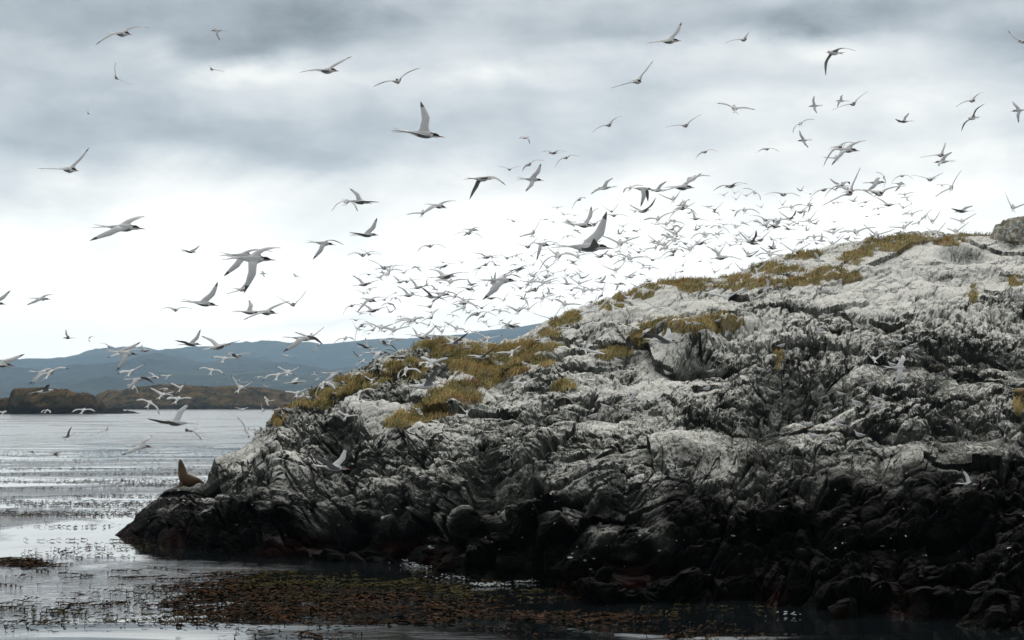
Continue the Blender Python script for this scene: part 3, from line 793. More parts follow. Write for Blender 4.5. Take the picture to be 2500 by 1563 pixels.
    me.polygons.foreach_set("material_index", M_); me.polygons.foreach_set("use_smooth", [True] * len(F_)); me.update()
    return me


FW = Vector((0, cp, sp)); UPV = Vector((0, -sp, cp)); RT = Vector((1, 0, 0))
HEAD = {'R': (1, -.04, 0), 'L': (-1, -.04, 0), 'T': (.12, -.10, -1), 'A': (.1, .38, .95), 'TR': (.75, -.12, -.7), 'TL': (-.75, -.12, -.7),
        'AR': (.75, .12, .65), 'AL': (-.75, .12, .65)}
# each bird: body x y, one wing tip x y, other wing tip x y, heading ; several sheets with their own origin and scale
SHEETS = [
 (0, 0, 3.6, "1075 295 862 417 1292 224 TR|1905 270 1852 235 1935 362 L|1025 683 1007 540 1158 740 T|1860 608 1825 548 1970 630 T|775 997 770 930 830 997 T|610 1490 360 1493 765 1288 TR"),
 (625, 0, 3.6, "630 620 398 657 838 482 TR|1245 712 1018 758 1446 588 T|1480 1180 1205 1165 1452 875 R|2228 1490 2128 1460 2332 1458 T"),
 (1250, 0, 3.6, "1385 360 1178 397 1506 180 TR|2037 348 1870 380 2118 257 T|1103 712 870 770 1252 522 T|1955 952 1788 914 2138 971 A|852 1098 697 1170 980 1012 T|1525 1102 1347 1117 1675 1000 T|118 1212 60 1215 157 1272 AR|362 1345 265 1330 478 1340 TL|475 1385 375 1475 603 1382 T|150 1445 92 1510 287 1410 T|1695 1335 1620 1398 1820 1336 T|2240 1310 2158 1342 2362 1338 T"),
 (1875, 0, 3.6, "575 463 518 655 750 467 TL|405 932 410 837 415 1005 L|640 888 668 825 597 948 L|748 912 570 965 892 797 T|1792 885 1653 945 1913 805 T|1797 1038 1890 918 1718 1148 TL|2200 972 2168 885 2185 1088 L|1195 1070 1103 1053 1247 988 L|285 1088 207 1178 408 1053 A|308 1235 280 1143 343 1308 L|617 1297 497 1462 800 1255 T|700 1318 548 1465 887 1228 TR|600 1385 472 1386 672 1268 A|1517 1362 1342 1383 1588 1240 T|1530 1422 1468 1472 1628 1330 L|2243 365 2123 257 2340 300 TL"),
 (0, 400, 3.6, "1095 560 822 690 1230 448 R|1677 775 1592 755 1750 718 R|370 1187 253 1247 455 1150 R|-40 1230 77 1115 -190 1240 R|1795 1228 1628 1208 1908 1040 R|1542 1283 1402 1280 1695 1280 T|2195 1305 2030 1307 2175 1197 R|2120 1108 1998 1147 2188 995 TR|2150 810 1990 997 2390 775 R|2240 835 2175 1140 2450 735 R"),
 (625, 400, 3.6, "795 335 665 423 903 427 A|915 335 820 208 1097 345 R|1605 372 1452 462 1762 322 TR|1465 430 1320 448 1580 355 A|1995 130 1880 310 2200 195 AR|980 625 830 606 1065 472 R|600 700 513 847 768 712 R|1530 722 1412 778 1683 748 T|1905 580 1825 640 1997 570 R|1870 610 1733 630 2002 660 T|940 800 787 808 1110 790 T|992 795 885 742 1110 800 T|62 965 45 940 82 1000 L|345 985 318 968 387 1010 T|325 1235 163 1150 437 1107 T|95 1305 -95 1378 293 1207 TR"),
 (850, 600, 5.306, "465 285 240 173 730 258 T|530 320 340 308 720 330 A|518 365 410 415 645 228 A|268 372 130 400 400 405 T|210 500 50 380 410 445 AR|675 472 575 385 780 440 AR|760 465 575 443 940 438 T|905 540 790 408 1055 490 AR|1240 268 1100 312 1390 240 AR|1265 400 1035 297 1580 352 AR|1325 465 1118 450 1545 438 A|1570 560 1390 553 1722 515 TR|1782 243 1645 400 1995 225 T|1700 290 1605 360 1838 330 T|1800 147 1622 88 1985 140 AR|2058 158 1893 88 2230 118 T|1060 785 855 765 1190 610 T|1220 625 1090 740 1430 640 R|1075 660 930 530 1280 720 AL|1380 655 1190 695 1520 575 A|790 640 628 515 985 665 AR|830 612 720 537 980 598 T|285 705 130 870 520 685 TR|470 700 335 733 590 622 T|615 680 550 718 687 743 A|545 750 425 790 620 842 AL|320 840 140 735 530 785 AR|48 775 -74 910 232 823 T|1500 740 1340 755 1695 825 AR|1490 700 1405 660 1660 695 A|1500 800 1325 873 1590 665 A|1730 805 1640 765 1870 725 T|1665 880 1500 1030 1945 928 T|1750 910 1675 1003 1900 840 T|1965 845 1850 845 2115 880 A|1990 450 1755 712 2255 415 R|2030 375 1905 460 2160 350 T|1900 500 1905 340 1830 608 AL|2190 330 2085 400 2330 270 A|1850 680 1740 700 2005 715 AR|2230 548 2060 475 2330 520 T|2215 835 2040 770 2330 770 A|1075 930 930 1005 1205 805 T|100 965 5 960 210 960 T|175 1030 90 1240 320 1070 T|320 1090 160 1180 440 1035 T|430 1060 210 970 600 1010 A|590 1090 440 1060 815 1038 A|470 1110 380 1100 560 1090 T|790 975 595 1010 1000 935 A|850 960 610 965 995 935 A|800 985 660 1080 960 950 A|890 1000 780 960 990 1030 T|900 1160 830 1060 1000 1165 AR|970 1185 740 1145 1150 1025 TR|1085 1180 930 1120 1120 1095 A|1215 1110 1090 1000 1260 1005 A|1405 1070 1230 980 1520 1088 A|1520 1112 1430 1098 1590 1105 T|1380 1260 1250 1190 1575 1110 AR|1810 1200 1620 1100 2010 1155 A|2080 1060 1985 985 2140 1100 R|2130 1040 1930 1020 2250 1005 R|545 1240 395 1205 620 1215 A|640 1215 575 1250 730 1225 L|240 1315 220 1190 110 1260 R|320 1340 270 1330 405 1318 A|480 1270 400 1240 640 1380 AL|130 1430 65 1355 200 1400 AL|400 1390 330 1500 650 1395 R|1740 1440 1500 1420 1910 1315 AR|2120 1380 1880 1395 2260 1290 A|1110 1500 920 1435 1340 1440 A"),
 (1250, 380, 5.306, "275 310 385 97 183 480 R|1195 420 1010 505 1310 280 L|870 570 775 700 960 550 T|935 900 640 868 1043 645 TR|1290 722 1160 632 1385 608 T|1065 888 850 832 1215 808 T|1320 775 1145 805 1515 795 T|1000 1185 1258 718 1060 1100 R|270 1000 85 1058 378 812 A|205 1180 0 1127 340 1055 T|400 1150 325 1365 630 1155 TR|20 850 -90 835 145 890 T|575 1270 450 1183 612 1165 A|595 1300 345 1490 900 1350 A|455 1445 355 1330 588 1357 A|795 1375 635 1372 940 1392 T|850 1300 670 1250 1025 1275 A|1140 1310 1035 1245 1255 1220 AR|1280 1300 1060 1325 1500 1385 T|1395 1130 1145 1035 1665 1045 A|1490 1068 1335 1072 1640 1080 T|1410 1160 1310 1235 1550 1155 T|1640 1250 1490 1175 1730 1190 T|1525 1330 1340 1275 1775 1318 A|1450 1340 1300 1420 1550 1260 A|1820 1350 1680 1260 1940 1310 T|1700 1420 1600 1375 1840 1440 A|1780 1460 1655 1470 1910 1470 A|1345 1480 1158 1415 1460 1375 A|90 1470 -60 1540 290 1425 AR|1700 430 1785 583 1668 672 R|1530 420 1430 490 1700 390 A|1885 450 1790 470 2005 322 L|2090 560 1885 492 2170 450 A|1710 715 1530 625 1863 548 AR|1890 820 1690 840 2095 728 A|2210 675 2020 860 2330 560 T|2212 410 1925 485 2482 218 TR|2000 885 1835 900 2120 840 A|2100 850 2020 860 2250 900 A|2075 955 1935 1005 2240 910 T|2110 1000 1915 905 2215 915 A|1830 1115 1680 1108 1890 1130 T|1900 1120 1745 1020 2015 985 A|2010 1050 1910 1035 2190 1100 A|1970 1150 1755 1120 2060 1090 A|2110 1100 2000 1110 2255 1050 A|1860 1190 1705 1215 1950 1120 A|2000 1190 1890 1240 2150 1060 A|2090 1240 1900 1360 2250 1250 T|2080 1285 1960 1350 2200 1150 T"),
 (1650, 340, 5.306, "140 870 70 770 245 820 A|85 895 -30 950 290 990 T|260 1030 205 900 428 1060 AR|505 912 370 858 622 805 T|710 608 485 667 915 595 TL|1020 690 862 640 1085 800 A|1390 715 1155 720 1635 748 T|240 500 120 560 450 480 A|890 918 740 1018 1090 970 A|1500 880 1308 908 1628 855 A|1610 945 1445 925 1768 840 T|1480 1025 1345 930 1540 925 AR|1725 1050 1560 1070 1825 915 A|1735 1065 1630 1005 1845 1020 A|1160 1045 950 988 1385 1085 T|1145 1110 1045 1027 1215 1050 AR|1290 1130 1380 1008 1190 1100 R|1290 1060 1130 1160 1555 1085 A|1455 1165 1360 1112 1572 1180 AL|565 1135 430 1160 703 1228 A|365 1228 175 1305 558 1298 A|320 1350 230 1340 495 1280 AR|180 1425 20 1385 330 1280 A|120 1350 -60 1340 258 1445 T|5 1235 -60 1300 95 1130 T|10 1255 -120 1230 150 1280 T|975 1325 822 1180 1025 1180 AR|1095 1305 870 1315 1250 1170 T|1005 1350 900 1350 1165 1297 TR|1915 655 1735 768 2110 670 T|2125 610 2003 512 2190 670 L|2140 600 1928 760 2300 570 T|2245 690 1895 868 2420 350 T|2050 1165 1985 1195 2190 1145 T|2040 1210 1888 1187 2180 1150 A|1790 1265 1655 1310 1965 1290 A|1885 1315 1905 1212 1840 1325 R|1620 1335 1563 1408 1750 1375 T|1825 1350 1695 1318 1955 1398 T|2030 1350 1940 1290 2180 1240 A|1540 1450 1345 1340 1750 1335 A|540 1470 410 1380 640 1352 A|940 1480 855 1393 1080 1438 A|1210 1470 1070 1400 1395 1430 A|1280 1400 1190 1380 1290 1310 A"),
 (2075, 340, 5.306, "1035 520 803 458 1240 422 T|1310 630 1080 757 1420 408 A|675 475 550 560 830 518 T|375 695 20 665 765 600 T|445 500 318 428 415 650 A|350 560 190 700 410 480 R|650 578 577 685 700 565 R|710 718 600 715 815 688 A|200 815 78 870 325 810 T|500 850 345 738 650 840 AR|690 885 610 830 805 830 A|0 665 -150 640 340 745 T|800 970 648 988 950 920 A|975 1000 895 1055 1050 905 A|1065 1060 965 910 1155 925 A|890 1080 775 1118 940 1020 A|1450 935 1283 905 1610 855 L|1450 1060 1265 1020 1632 957 A|1110 1215 955 1130 1232 1073 A|1370 1190 1220 1160 1535 1072 A|700 1140 475 1138 785 1065 A|340 1230 150 1095 577 1165 A|75 1200 -170 1215 330 1143 A|80 1350 -60 1310 240 1305 A|320 1480 270 1380 395 1330 A|505 1480 445 1380 560 1390 A|2110 880 2000 685 2290 820 A"),
 (1700, 540, 5.4, "330 480 150 325 595 515 AR|300 420 220 320 380 295 A|700 460 605 340 825 380 AR|1000 360 925 325 1035 255 R|970 440 760 470 1170 515 A|1210 530 1165 450 1260 430 A|1215 560 1040 570 1390 545 A|1620 525 1545 390 1590 600 R|790 640 735 560 930 545 A|600 640 500 545 740 610 A|590 780 560 670 635 650 A|240 670 190 590 315 625 A|935 890 930 720 800 910 TR|400 1000 110 950 650 890 A|1300 690 1200 645 1400 560 A|1820 910 1755 780 1930 770 A|420 610 360 640 465 550 A"),
 (1250, 580, 5.306, "465 440 345 470 550 525 A|430 510 265 492 460 480 T|255 575 85 555 345 515 A|400 580 270 578 610 520 A|490 580 440 610 640 570 A|300 670 160 790 590 605 T|390 790 280 795 575 740 A|410 770 430 640 380 920 A|480 725 460 640 450 755 R|150 790 10 750 210 890 TL|80 940 -30 900 215 800 A|210 925 110 910 345 825 A|620 765 560 785 680 785 A|680 860 550 800 905 870 A|715 600 668 520 840 620 R|870 590 725 508 1050 535 A|910 520 825 432 1010 465 AR|930 685 780 655 1150 688 A|770 680 620 690 850 630 T|1035 680 870 620 1200 650 A|1165 670 1080 615 1215 580 T|1155 580 1080 580 1225 487 R|1510 510 1460 550 1625 435 TR|1770 565 1700 575 1840 548 R|1370 605 1340 695 1490 628 R|1160 750 1115 820 1255 635 T|1040 880 930 900 1110 710 A|1030 830 930 905 1180 860 T|1640 640 1520 590 1745 605 A|1510 780 1370 665 1600 690 A|1100 940 840 1020 1350 740 A|1310 900 1250 860 1515 960 A|520 1045 255 970 665 850 T|740 1170 600 1180 855 1100 A|2100 520 2015 440 2110 400 A|1990 1340 1690 1230 2060 1150 R|330 1330 200 1325 450 1330 L"),
 (1150, 680, 3.78, "1060 640 1170 460 1270 700 A|490 970 340 965 640 905 A|1480 1105 1550 1030 1400 1150 R|1700 260 1590 210 1840 250 A"),
 (0, 760, 4.514, "745 295 712 200 785 270 L|990 290 985 343 1035 292 T|1203 388 1075 353 1300 448 T|1355 450 1215 513 1535 347 R|1400 465 1310 660 1560 440 R|1600 435 1540 372 1710 425 L|2115 365 1945 318 2203 203 R|20 590 247 480 -150 620 R|550 680 380 815 785 630 A|475 675 345 808 560 660 R|500 880 300 960 588 800 AR|1445 665 1320 683 1625 577 A|1710 725 1605 670 1768 745 AR|1855 715 1765 705 1920 690 A|1515 750 1400 880 1688 797 R|1475 830 1390 822 1522 925 A|1790 920 1640 830 1955 875 A|1800 915 1690 870 1930 938 A|2000 840 1860 780 2055 782 A|1650 1010 1485 985 1770 1140 A|1960 965 1840 970 2150 960 A|515 1095 465 1130 580 1130 A|920 1090 795 1120 1075 1112 A|40 1115 -60 1110 100 1108 A|1930 1230 1640 1180 2062 1005 L|740 1380 660 1393 800 1265 TL|1175 1305 1070 1350 1240 1210 A|2110 1310 2020 1340 2235 1420 TL"),
 (0, 1040, 2.891, "1000 145 1052 77 872 208 R"),
 (450, 760, 4.514, "385 390 170 270 635 320 AR|440 520 310 510 610 522 A|570 490 480 470 765 475 TR|300 650 138 640 458 703 A|1310 300 1110 450 1522 372 R|1390 280 1222 225 1550 168 A|620 840 523 690 785 750 A|1145 665 1010 592 1300 598 A|1030 705 865 768 1230 705 A|1215 785 1230 735 1385 780 AR|1245 900 1085 880 1380 845 A|1660 690 1545 790 1843 700 R|1530 800 1465 1000 1690 885 A|1465 390 1420 455 1520 370 A|1775 300 1650 355 1890 320 A|1960 560 1890 625 2005 540 AL|2070 760 1965 700 2110 740 A|1930 900 1805 1050 2140 880 A|910 990 870 940 945 1055 L|860 1090 848 990 900 1100 A|640 1085 535 1062 705 1065 T|690 1320 590 1160 735 1385 A|1480 740 1440 770 1520 715 A|1790 1150 1675 1090 1940 1140 A"),
 (640, 820, 3.979, "1645 250 1530 205 1840 205 A|1600 270 1520 300 1765 310 A|1395 330 1330 440 1575 380 A|1600 480 1290 530 1720 300 AR|710 1280 495 1140 815 1080 R|1990 740 1910 655 2050 640 A"),
 (1875, 1040, 2.891, "1425 410 1383 305 1455 345 R"),
 (2100, 780, 5.4, "180 520 35 360 355 390 A|530 640 612 465 415 885 R"),
]


def wings_words(dl, dr):
    """how the wings look: from the two tip offsets in the picture (y down)"""
    al = math.degrees(math.atan2(-dl[1], abs(dl[0]) + 1e-3)); ar = math.degrees(math.atan2(-dr[1], abs(dr[0]) + 1e-3))
    hi_, lo_ = max(al, ar), min(al, ar)
    if dl[0] * dr[0] > 0 and lo_ < -35: return "wings beating downward" if hi_ < 0 else "standing on one wing"
    if hi_ > 50 and lo_ < -45: return "standing on one wing"
    if hi_ > 28 and lo_ > 22: return "wings raised in V"
    if hi_ > 35 and lo_ > -12: return "one wing raised high"
    if hi_ > 15 and lo_ < -12: return "banked on tilted wings"
    if lo_ < -35 and hi_ < 0: return "wings drooped steeply"
    if lo_ < -10 and hi_ < 8: return "wings arched downward"
    if hi_ > 12: return "wings slightly raised"
    return "level wings"


HW = {'R': "facing right", 'L': "facing left", 'T': "facing viewer", 'A': "seen from behind", 'TR': "heading right nearer", 'TL': "heading left nearer",
      'AR': "heading right away", 'AL': "heading left away"}


def place_words(x, y, rock):
    if rock:
        if x < 1000: return "before island's left shoulder"
        if x < 1400: return "before grassy left knoll"
        if x < 1750: return "before the middle ledges"
        if x < 2130: return "before the crest grass"
        return "before the right-hand slope"
    if y > 1000: return "over the left water"
    if x < 960 and y > 930: return "before the islets"
    if x < 1300 and y > 850: return "before the blue hills"
    if y > 760 and x < 1300: return "just above hills" if x < 800 else "low beside knoll"
    cw = "far left" if x < 350 else "left" if x < 820 else "left of centre" if x < 1130 else "centre" if x < 1400 else "right of centre" if x < 1700 else "right" if x < 2080 else "far right"
    rw = "top" if y < 230 else "upper" if y < 400 else "middle" if y < 520 else "lower" if y < 640 else "lowest"
    return f"{rw} sky, {cw}"


BIRDS = []
for (ox, oy, k_, txt) in SHEETS:
    for rec in txt.split("|"):
        p = rec.split(); v_ = [float(q) for q in p[:6]]
        v_ = [v_[i] / k_ + (ox if i % 2 == 0 else oy) for i in range(6)]
        BIRDS.append((v_, p[6]))
made = []
rb = random.Random(3)
for v_, hd in BIRDS:
    bx, by, lx, ly, rx, ry = v_
    if lx > rx: lx, ly, rx, ry = rx, ry, lx, ly
    dl = (lx - bx, ly - by); dr = (rx - bx, ry - by)
    ll, lr = math.hypot(*dl), math.hypot(*dr)
    s = max(ll, lr) * (1.03 if hd in 'TA' else 1.10)
    if s < 24 and s > 8: s = max(s * 1.15, min(24, s * 1.5))
    WL = .375; D = WL * F / s
    vi = on_rock(bx, by) if by > np.interp(bx, CREST[:, 0], CREST[:, 1]) + 4 and bx > 300 else -1
    if vi >= 0: D = min(D, float(PDF[vi, 1]) - 1.6)
    elif bx > 640 and D > 80 and by > np.interp(bx, CREST[:, 0], CREST[:, 1]) - 45: D = 80 + (D - 80) * .2
    wsz = s * D / F                                # wing length in metres at that distance
    k2 = D / F
    dzl = math.sqrt(max(0, s * s - ll * ll)); dzr = math.sqrt(max(0, s * s - lr * lr))
    if hd == 'T': sl, sr = 1, 1
    elif hd == 'A': sl, sr = -1, -1
    elif hd in ('TR', 'AL'): sl, sr = -1, 1
    elif hd in ('TL', 'AR'): sl, sr = 1, -1
    else:
        sl, sr = (1, -1) if ly < ry else (-1, 1)
    sc_ = wsz / WL
    tl = (RT * dl[0] - UPV * dl[1] + FW * (dzl * sl)) * (k2 / sc_); tr = (RT * dr[0] - UPV * dr[1] + FW * (dzr * sr)) * (k2 / sc_)
    hx, hy, hzv = HEAD[hd]
    bdir = RT * (hx + rb.uniform(-.12, .12)) + UPV * (hy + rb.uniform(-.08, .08)) + FW * hzv
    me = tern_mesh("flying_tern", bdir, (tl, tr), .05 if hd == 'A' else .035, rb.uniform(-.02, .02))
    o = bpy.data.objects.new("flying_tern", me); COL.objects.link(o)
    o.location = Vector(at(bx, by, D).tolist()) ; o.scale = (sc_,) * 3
    big = "large near" if s > 62 else "small" if s < 37 else "middling"
    made.append([o, bx, f"{big} tern, {wings_words(dl, dr)}, {HW[hd]}, {place_words(bx, by, vi >= 0)}", s])
ORD = ["leftmost", "second from left", "third from left", "fourth from left", "fifth from left", "sixth from left", "seventh from left", "eighth from left", "ninth from left",
       "tenth from left", "eleventh from left", "twelfth from left"]


def give_labels(made, cat, group):
    by = {}
    for r in made: by.setdefault(r[2], []).append(r)
    for lab, rs in by.items():
        rs.sort(key=lambda r: r[1])
        for i, r in enumerate(rs):
            full = lab if len(rs) == 1 else f"{lab}, {ORD[min(i, 11)]}"
            if len(full.split()) > 16: full = full.replace("middling tern", "tern").replace("wings ", "")
            tag(r[0], full, cat, group)


made.sort(key=lambda r: -r[3])
rest = made[300:]; made = made[:300]
fv, ff, fm_ = [], [], []
for r in rest:
    o = r[0]; q = len(fv); me_ = o.data
    for v_ in me_.vertices: fv.append(tuple(o.location + v_.co * o.scale[0]))
    for p_ in me_.polygons: ff.append(tuple(i + q for i in p_.vertices)); fm_.append(p_.material_index)
    bpy.data.objects.remove(o)
small = [r for r in made if 24 < r[3] < 48 and r[0].location.y > 0]
ex = random.Random(9)
for (u0, u1, y0, y1, nn) in [(1300, 1760, 500, 690, 62), (1750, 2300, 430, 590, 48), (880, 1260, 640, 800, 36), (1500, 2100, 540, 640, 34), (1200, 1420, 620, 740, 26), (860, 1200, 760, 860, 16), (300, 900, 860, 960, 8)]:
    k = 0
    while k < nn:
        px_, py_ = ex.uniform(u0, u1), ex.uniform(y0, y1)
        if py_ > np.interp(px_, CREST[:, 0], CREST[:, 1]) - 6: k += .2; continue
        r = ex.choice(small); me_ = r[0].data; q = len(fv)
        P_ = Vector(at(px_, py_, ex.uniform(84, 118)).tolist()); fx_ = ex.choice((-1, 1)); s_ = ex.uniform(.85, 1.1)
        for v_ in me_.vertices: fv.append((P_.x + v_.co.x * fx_ * s_, P_.y + v_.co.y * s_, P_.z + v_.co.z * s_))
        for p_ in me_.polygons:
            vs = [i + q for i in p_.vertices]; ff.append(tuple(vs if fx_ == 1 else vs[::-1])); fm_.append(p_.material_index)
        k += 1
fl = soup_mesh("distant_terns", fv, ff, BIRD_MATS, fm_, smooth=True)
tag(fl, "smallest, farthest terns of the flock, mixed in among the others", None, None, "stuff")
give_labels(made, "tern", "terns flying over the island")

# ---------------------------------------------------------------- terns resting on the rock
def loft(V_, F_, M_, rings, mat, ns=8, cap=True, matf=None):
    q = len(V_)
    for (c, rx_, ry_, ax_, ay_) in rings:
        for k in range(ns):
            a = 2 * math.pi * (k + .5) / ns
            V_.append(c + ax_ * (math.cos(a) * rx_) + ay_ * (math.sin(a) * ry_))
    for i in range(len(rings) - 1):
        for k in range(ns):
            k2 = (k + 1) % ns
            F_.append((q + i * ns + k, q + i * ns + k2, q + (i + 1) * ns + k2, q + (i + 1) * ns + k)); M_.append(matf(i, k) if matf else mat)
    if cap:
        F_.append(tuple(reversed(range(q, q + ns)))); M_.append(mat)
        F_.append(tuple(range(q + (len(rings) - 1) * ns, q + len(rings) * ns))); M_.append(mat)


def resting_tern_mesh(headup):
    V_, F_, M_ = [], [], []
    ax_, ay_ = Vector((0, 1, 0)), Vector((0, 0, 1))
    h = headup
    prof = [(-.13, .085, .014, .012), (-.09, .088, .036, .032), (-.03, .092, .050, .050), (.04, .102, .055, .058), (.080, .122 + h * .2, .045, .050), (.100, .150 + h * .6, .032, .034),
            (.112, .178 + h, .030, .032), (.130, .186 + h, .027, .027), (.148, .182 + h, .012, .012), (.155, .180 + h, .007, .007), (.200, .174 + h, .002, .002)]
    rings = [(Vector((x, 0, z)), w_, hh, ax_, ay_) for (x, z, w_, hh) in prof]
    def mf(i, k):
        if i >= 8: return 3
        if i >= 5 and k in (0, 1, 2, 3): return 2
        if i <= 3 and k in (0, 1, 2, 3): return 0
        return 1
    loft(V_, F_, M_, rings, 1, 8, True, mf)
    for sg in (-1, 1):                                          # folded wings running past the tail
        rr = [(Vector((.055, sg * .030, .100)), .010, .020, ax_, ay_), (Vector((0, sg * .040, .096)), .012, .030, ax_, ay_), (Vector((-.07, sg * .034, .092)), .011, .026, ax_, ay_),
              (Vector((-.14, sg * .016, .092)), .008, .014, ax_, ay_), (Vector((-.22, sg * .001, .098)), .003, .003, ax_, ay_)]
        loft(V_, F_, M_, rr, 0, 6, True, lambda i, k: 4 if i >= 3 else 0)
        loft(V_, F_, M_, [(Vector((.0, sg * .018, .055)), .004, .004, Vector((1, 0, 0)), ax_), (Vector((.0, sg * .018, .0)), .004, .004, Vector((1, 0, 0)), ax_)], 3, 5)
        loft(V_, F_, M_, [(Vector((-.03, sg * .01, .07)), .012, .004, ax_, ay_), (Vector((-.20, sg * .022, .076)), .004, .002, ax_, ay_)], 1, 4)
    me = bpy.data.meshes.new("resting_tern"); me.from_pydata([tuple(v) for v in V_], [], F_)
    for m_ in [M_MANT] + BIRD_MATS[1:]: me.materials.append(m_)
    me.polygons.foreach_set("material_index", M_); me.polygons.foreach_set("use_smooth", [True] * len(F_)); me.update()
    return me


M_MANT = plumage("resting_grey_mantle", (.36, .37, .39))
REST = []
def radd(ox, oy, k, s):
    v_ = [float(q) for q in s.split()]
    for i in range(0, len(v_), 2): REST.append((v_[i] / k + ox, v_[i + 1] / k + oy))
radd(1150, 680, 3.78, "1315 800 1360 780 1480 835 1395 895 1060 905 1815 890 1430 1250 1130 1290 1780 1205 1475 1195 440 800 490 800 2060 340 1240 1200 520 1190 2000 432 2080 432 2170 1040")
radd(1700, 540, 5.4, "735 1030 1080 840 1620 930 1700 935 1980 268 1240 1000 270 1350 930 1312 1105 1345 2010 1165 1725 1265 1765 1270 1620 1480")
radd(2075, 540, 5.213, "300 212 605 175 385 245 1150 220 680 500 680 610 510 800 290 910 575 950 330 1080 760 880 1090 670 1220 640 1460 660 1540 660 1070 770 1230 780 1640 750 1830 580 1820 670 1980 700 1335 1055 1290 1090 2130 1095 910 1085 2150 780 2180 985 1960 325 1570 425 2110 965")
radd(1700, 780, 5.4, "1625 215 1130 340 650 310 60 190 830 690 380 930 140 950 1910 1040 1820 1240 1460 1430 1890 1400 2120 815 2090 1130 170 710")
radd(2100, 780, 5.4, "500 345 330 355 700 370 940 330 640 440 420 560 530 810 150 890 240 1090 190 1195 1190 730 2010 255")
radd(1875, 1040, 2.891, "110 118 315 92 430 130 640 85 705 178 275 20 505 10")
radd(450, 760, 4.514, "1030 1105 1150 1110 820 1360 1370 880 1260 970")
radd(2075, 340, 5.306, "2090 955 1910 1025")
ra, rb_ = resting_tern_mesh(0.0), resting_tern_mesh(.035)
rest_made = []
for i, (x, y) in enumerate(REST):
    vi = on_rock(x, y + 4)
    if vi < 0: continue
    o = bpy.data.objects.new("resting_tern", ra if i % 3 else rb_); COL.objects.link(o)
    P_ = PDF[vi]; left = (i * 7 % 5) < 3
    o.location = (P_[0], P_[1] - .14, P_[2] + .05); o.scale = (1.2,) * 3
    o.rotation_euler = (0, 0, (math.pi if left else 0) + rb.uniform(-.6, .6))
    xx = x
    zone = ("left shoulder ledges" if xx < 900 else "grassy knoll foot" if xx < 1300 else "middle ledges above the dark hollow" if xx < 1640 else "whitened ledges") if xx < 1760 else (
        "crest ledges" if y < 640 else "pale upper slope" if y < 720 else "whitened middle slope" if y < 850 else "dark streaked slope" if y < 980 else "lowest pale ledge")
    half = "" if xx < 1760 else (" left part" if xx < 2090 else " middle part" if xx < 2300 else " right part")
    rest_made.append([o, x, f"resting tern facing {'left' if left else 'right'} on the {zone}{half}"])
give_labels(rest_made, "tern", "terns resting on the island")

# ---------------------------------------------------------------- boulders on the crest and slope
def boulder(name, px_, py_, d, sx, sy, sz, seed, mat, label):
    n1, n2 = 44, 30
    th = np.linspace(0, 2 * np.pi, n1, endpoint=False); ph = np.linspace(-np.pi / 2, np.pi / 2, n2)
    T_, H_ = np.meshgrid(th, ph)
    U_ = np.stack([np.cos(T_) * np.cos(H_), np.sin(T_) * np.cos(H_), np.sin(H_)], -1).reshape(-1, 3)
    hh, ee = facets(U_ * 1.5 + seed, seed); h2, e2_ = facets(U_ * 4 + seed, seed + 5)
    r = 1 + .16 * hh - .05 * np.clip(1 - ee / .1, 0, 1) + .05 * h2 + .06 * fbm(U_ * 2.2 + seed, 4, seed=seed)
    Vb = U_ * r[:, None] * np.array([sx, sy, sz])
    fc = []
    for i in range(n2 - 1):
        for j in range(n1):
            fc.append((i * n1 + j, i * n1 + (j + 1) % n1, (i + 1) * n1 + (j + 1) % n1, (i + 1) * n1 + j))
    o = soup_mesh(name, Vb, fc, [mat], smooth=False); o.location = tuple(at(px_, py_, d))
    me = o.data
    return tag(o, label, "boulder")


def lichen_rock(name, c1, c2, c3):
    m, t, b = material(name)
    pos = t.n('ShaderNodeNewGeometry').outputs['Position']
    c = t.mix(t.ss(t.noise(pos, 2.2, 5, .7), .42, .6), c1, c2)
    c = t.mix(t.ss(t.noise(pos, 5.5, 5, .75), .46, .62), c, c3)
    t.plug(b.inputs['Base Color'], c); b.inputs['Roughness'].default_value = .9
    bp = t.n('ShaderNodeBump'); bp.inputs['Distance'].default_value = .05; t.plug(bp.inputs['Height'], t.noise(pos, 9, 5, .7)); t.plug(b.inputs['Normal'], bp.outputs[0])
    return m


bm1 = lichen_rock("lichen_rock", (.15, .16, .14), (.22, .18, .11), (.50, .50, .46))
boulder("boulder", 2496, 590, 97.0, 1.55, 1.3, 1.22, 4, bm1, "big rounded lichen-brown boulder on the crest at the right edge")
bm2 = lichen_rock("ochre_rock", (.24, .16, .07), (.30, .22, .11), (.10, .08, .05))
vi = on_rock(2488, 962)
boulder("boulder", 2490, 957, float(PDF[vi, 1]) + .02, .26, .25, .13, 8, bm2, "small ochre-topped rock slab on the slope at the right edge")

# ---------------------------------------------------------------- dark bird standing among the terns
def skin_body(name, verts, edges, radii, mat, sub=2):
    me = bpy.data.meshes.new(name); me.from_pydata([tuple(v) for v in verts], edges, [])
    o = bpy.data.objects.new(name, me); COL.objects.link(o)
    md = o.modifiers.new("skin", 'SKIN')
    for i, r in enumerate(radii):
        sv = me.skin_vertices[0].data[i]; sv.radius = (r, r) if isinstance(r, float) else r
    me.skin_vertices[0].data[0].use_root = True
    sb = o.modifiers.new("sub", 'SUBSURF'); sb.levels = sub; sb.render_levels = sub
    me.materials.append(mat)
    return o


def realise(o):
    dg = bpy.context.evaluated_depsgraph_get(); ev = o.evaluated_get(dg)
    me = bpy.data.meshes.new_from_object(ev); o.modifiers.clear(); o.data = me
    me.polygons.foreach_set("use_smooth", [True] * len(me.polygons)); me.update()


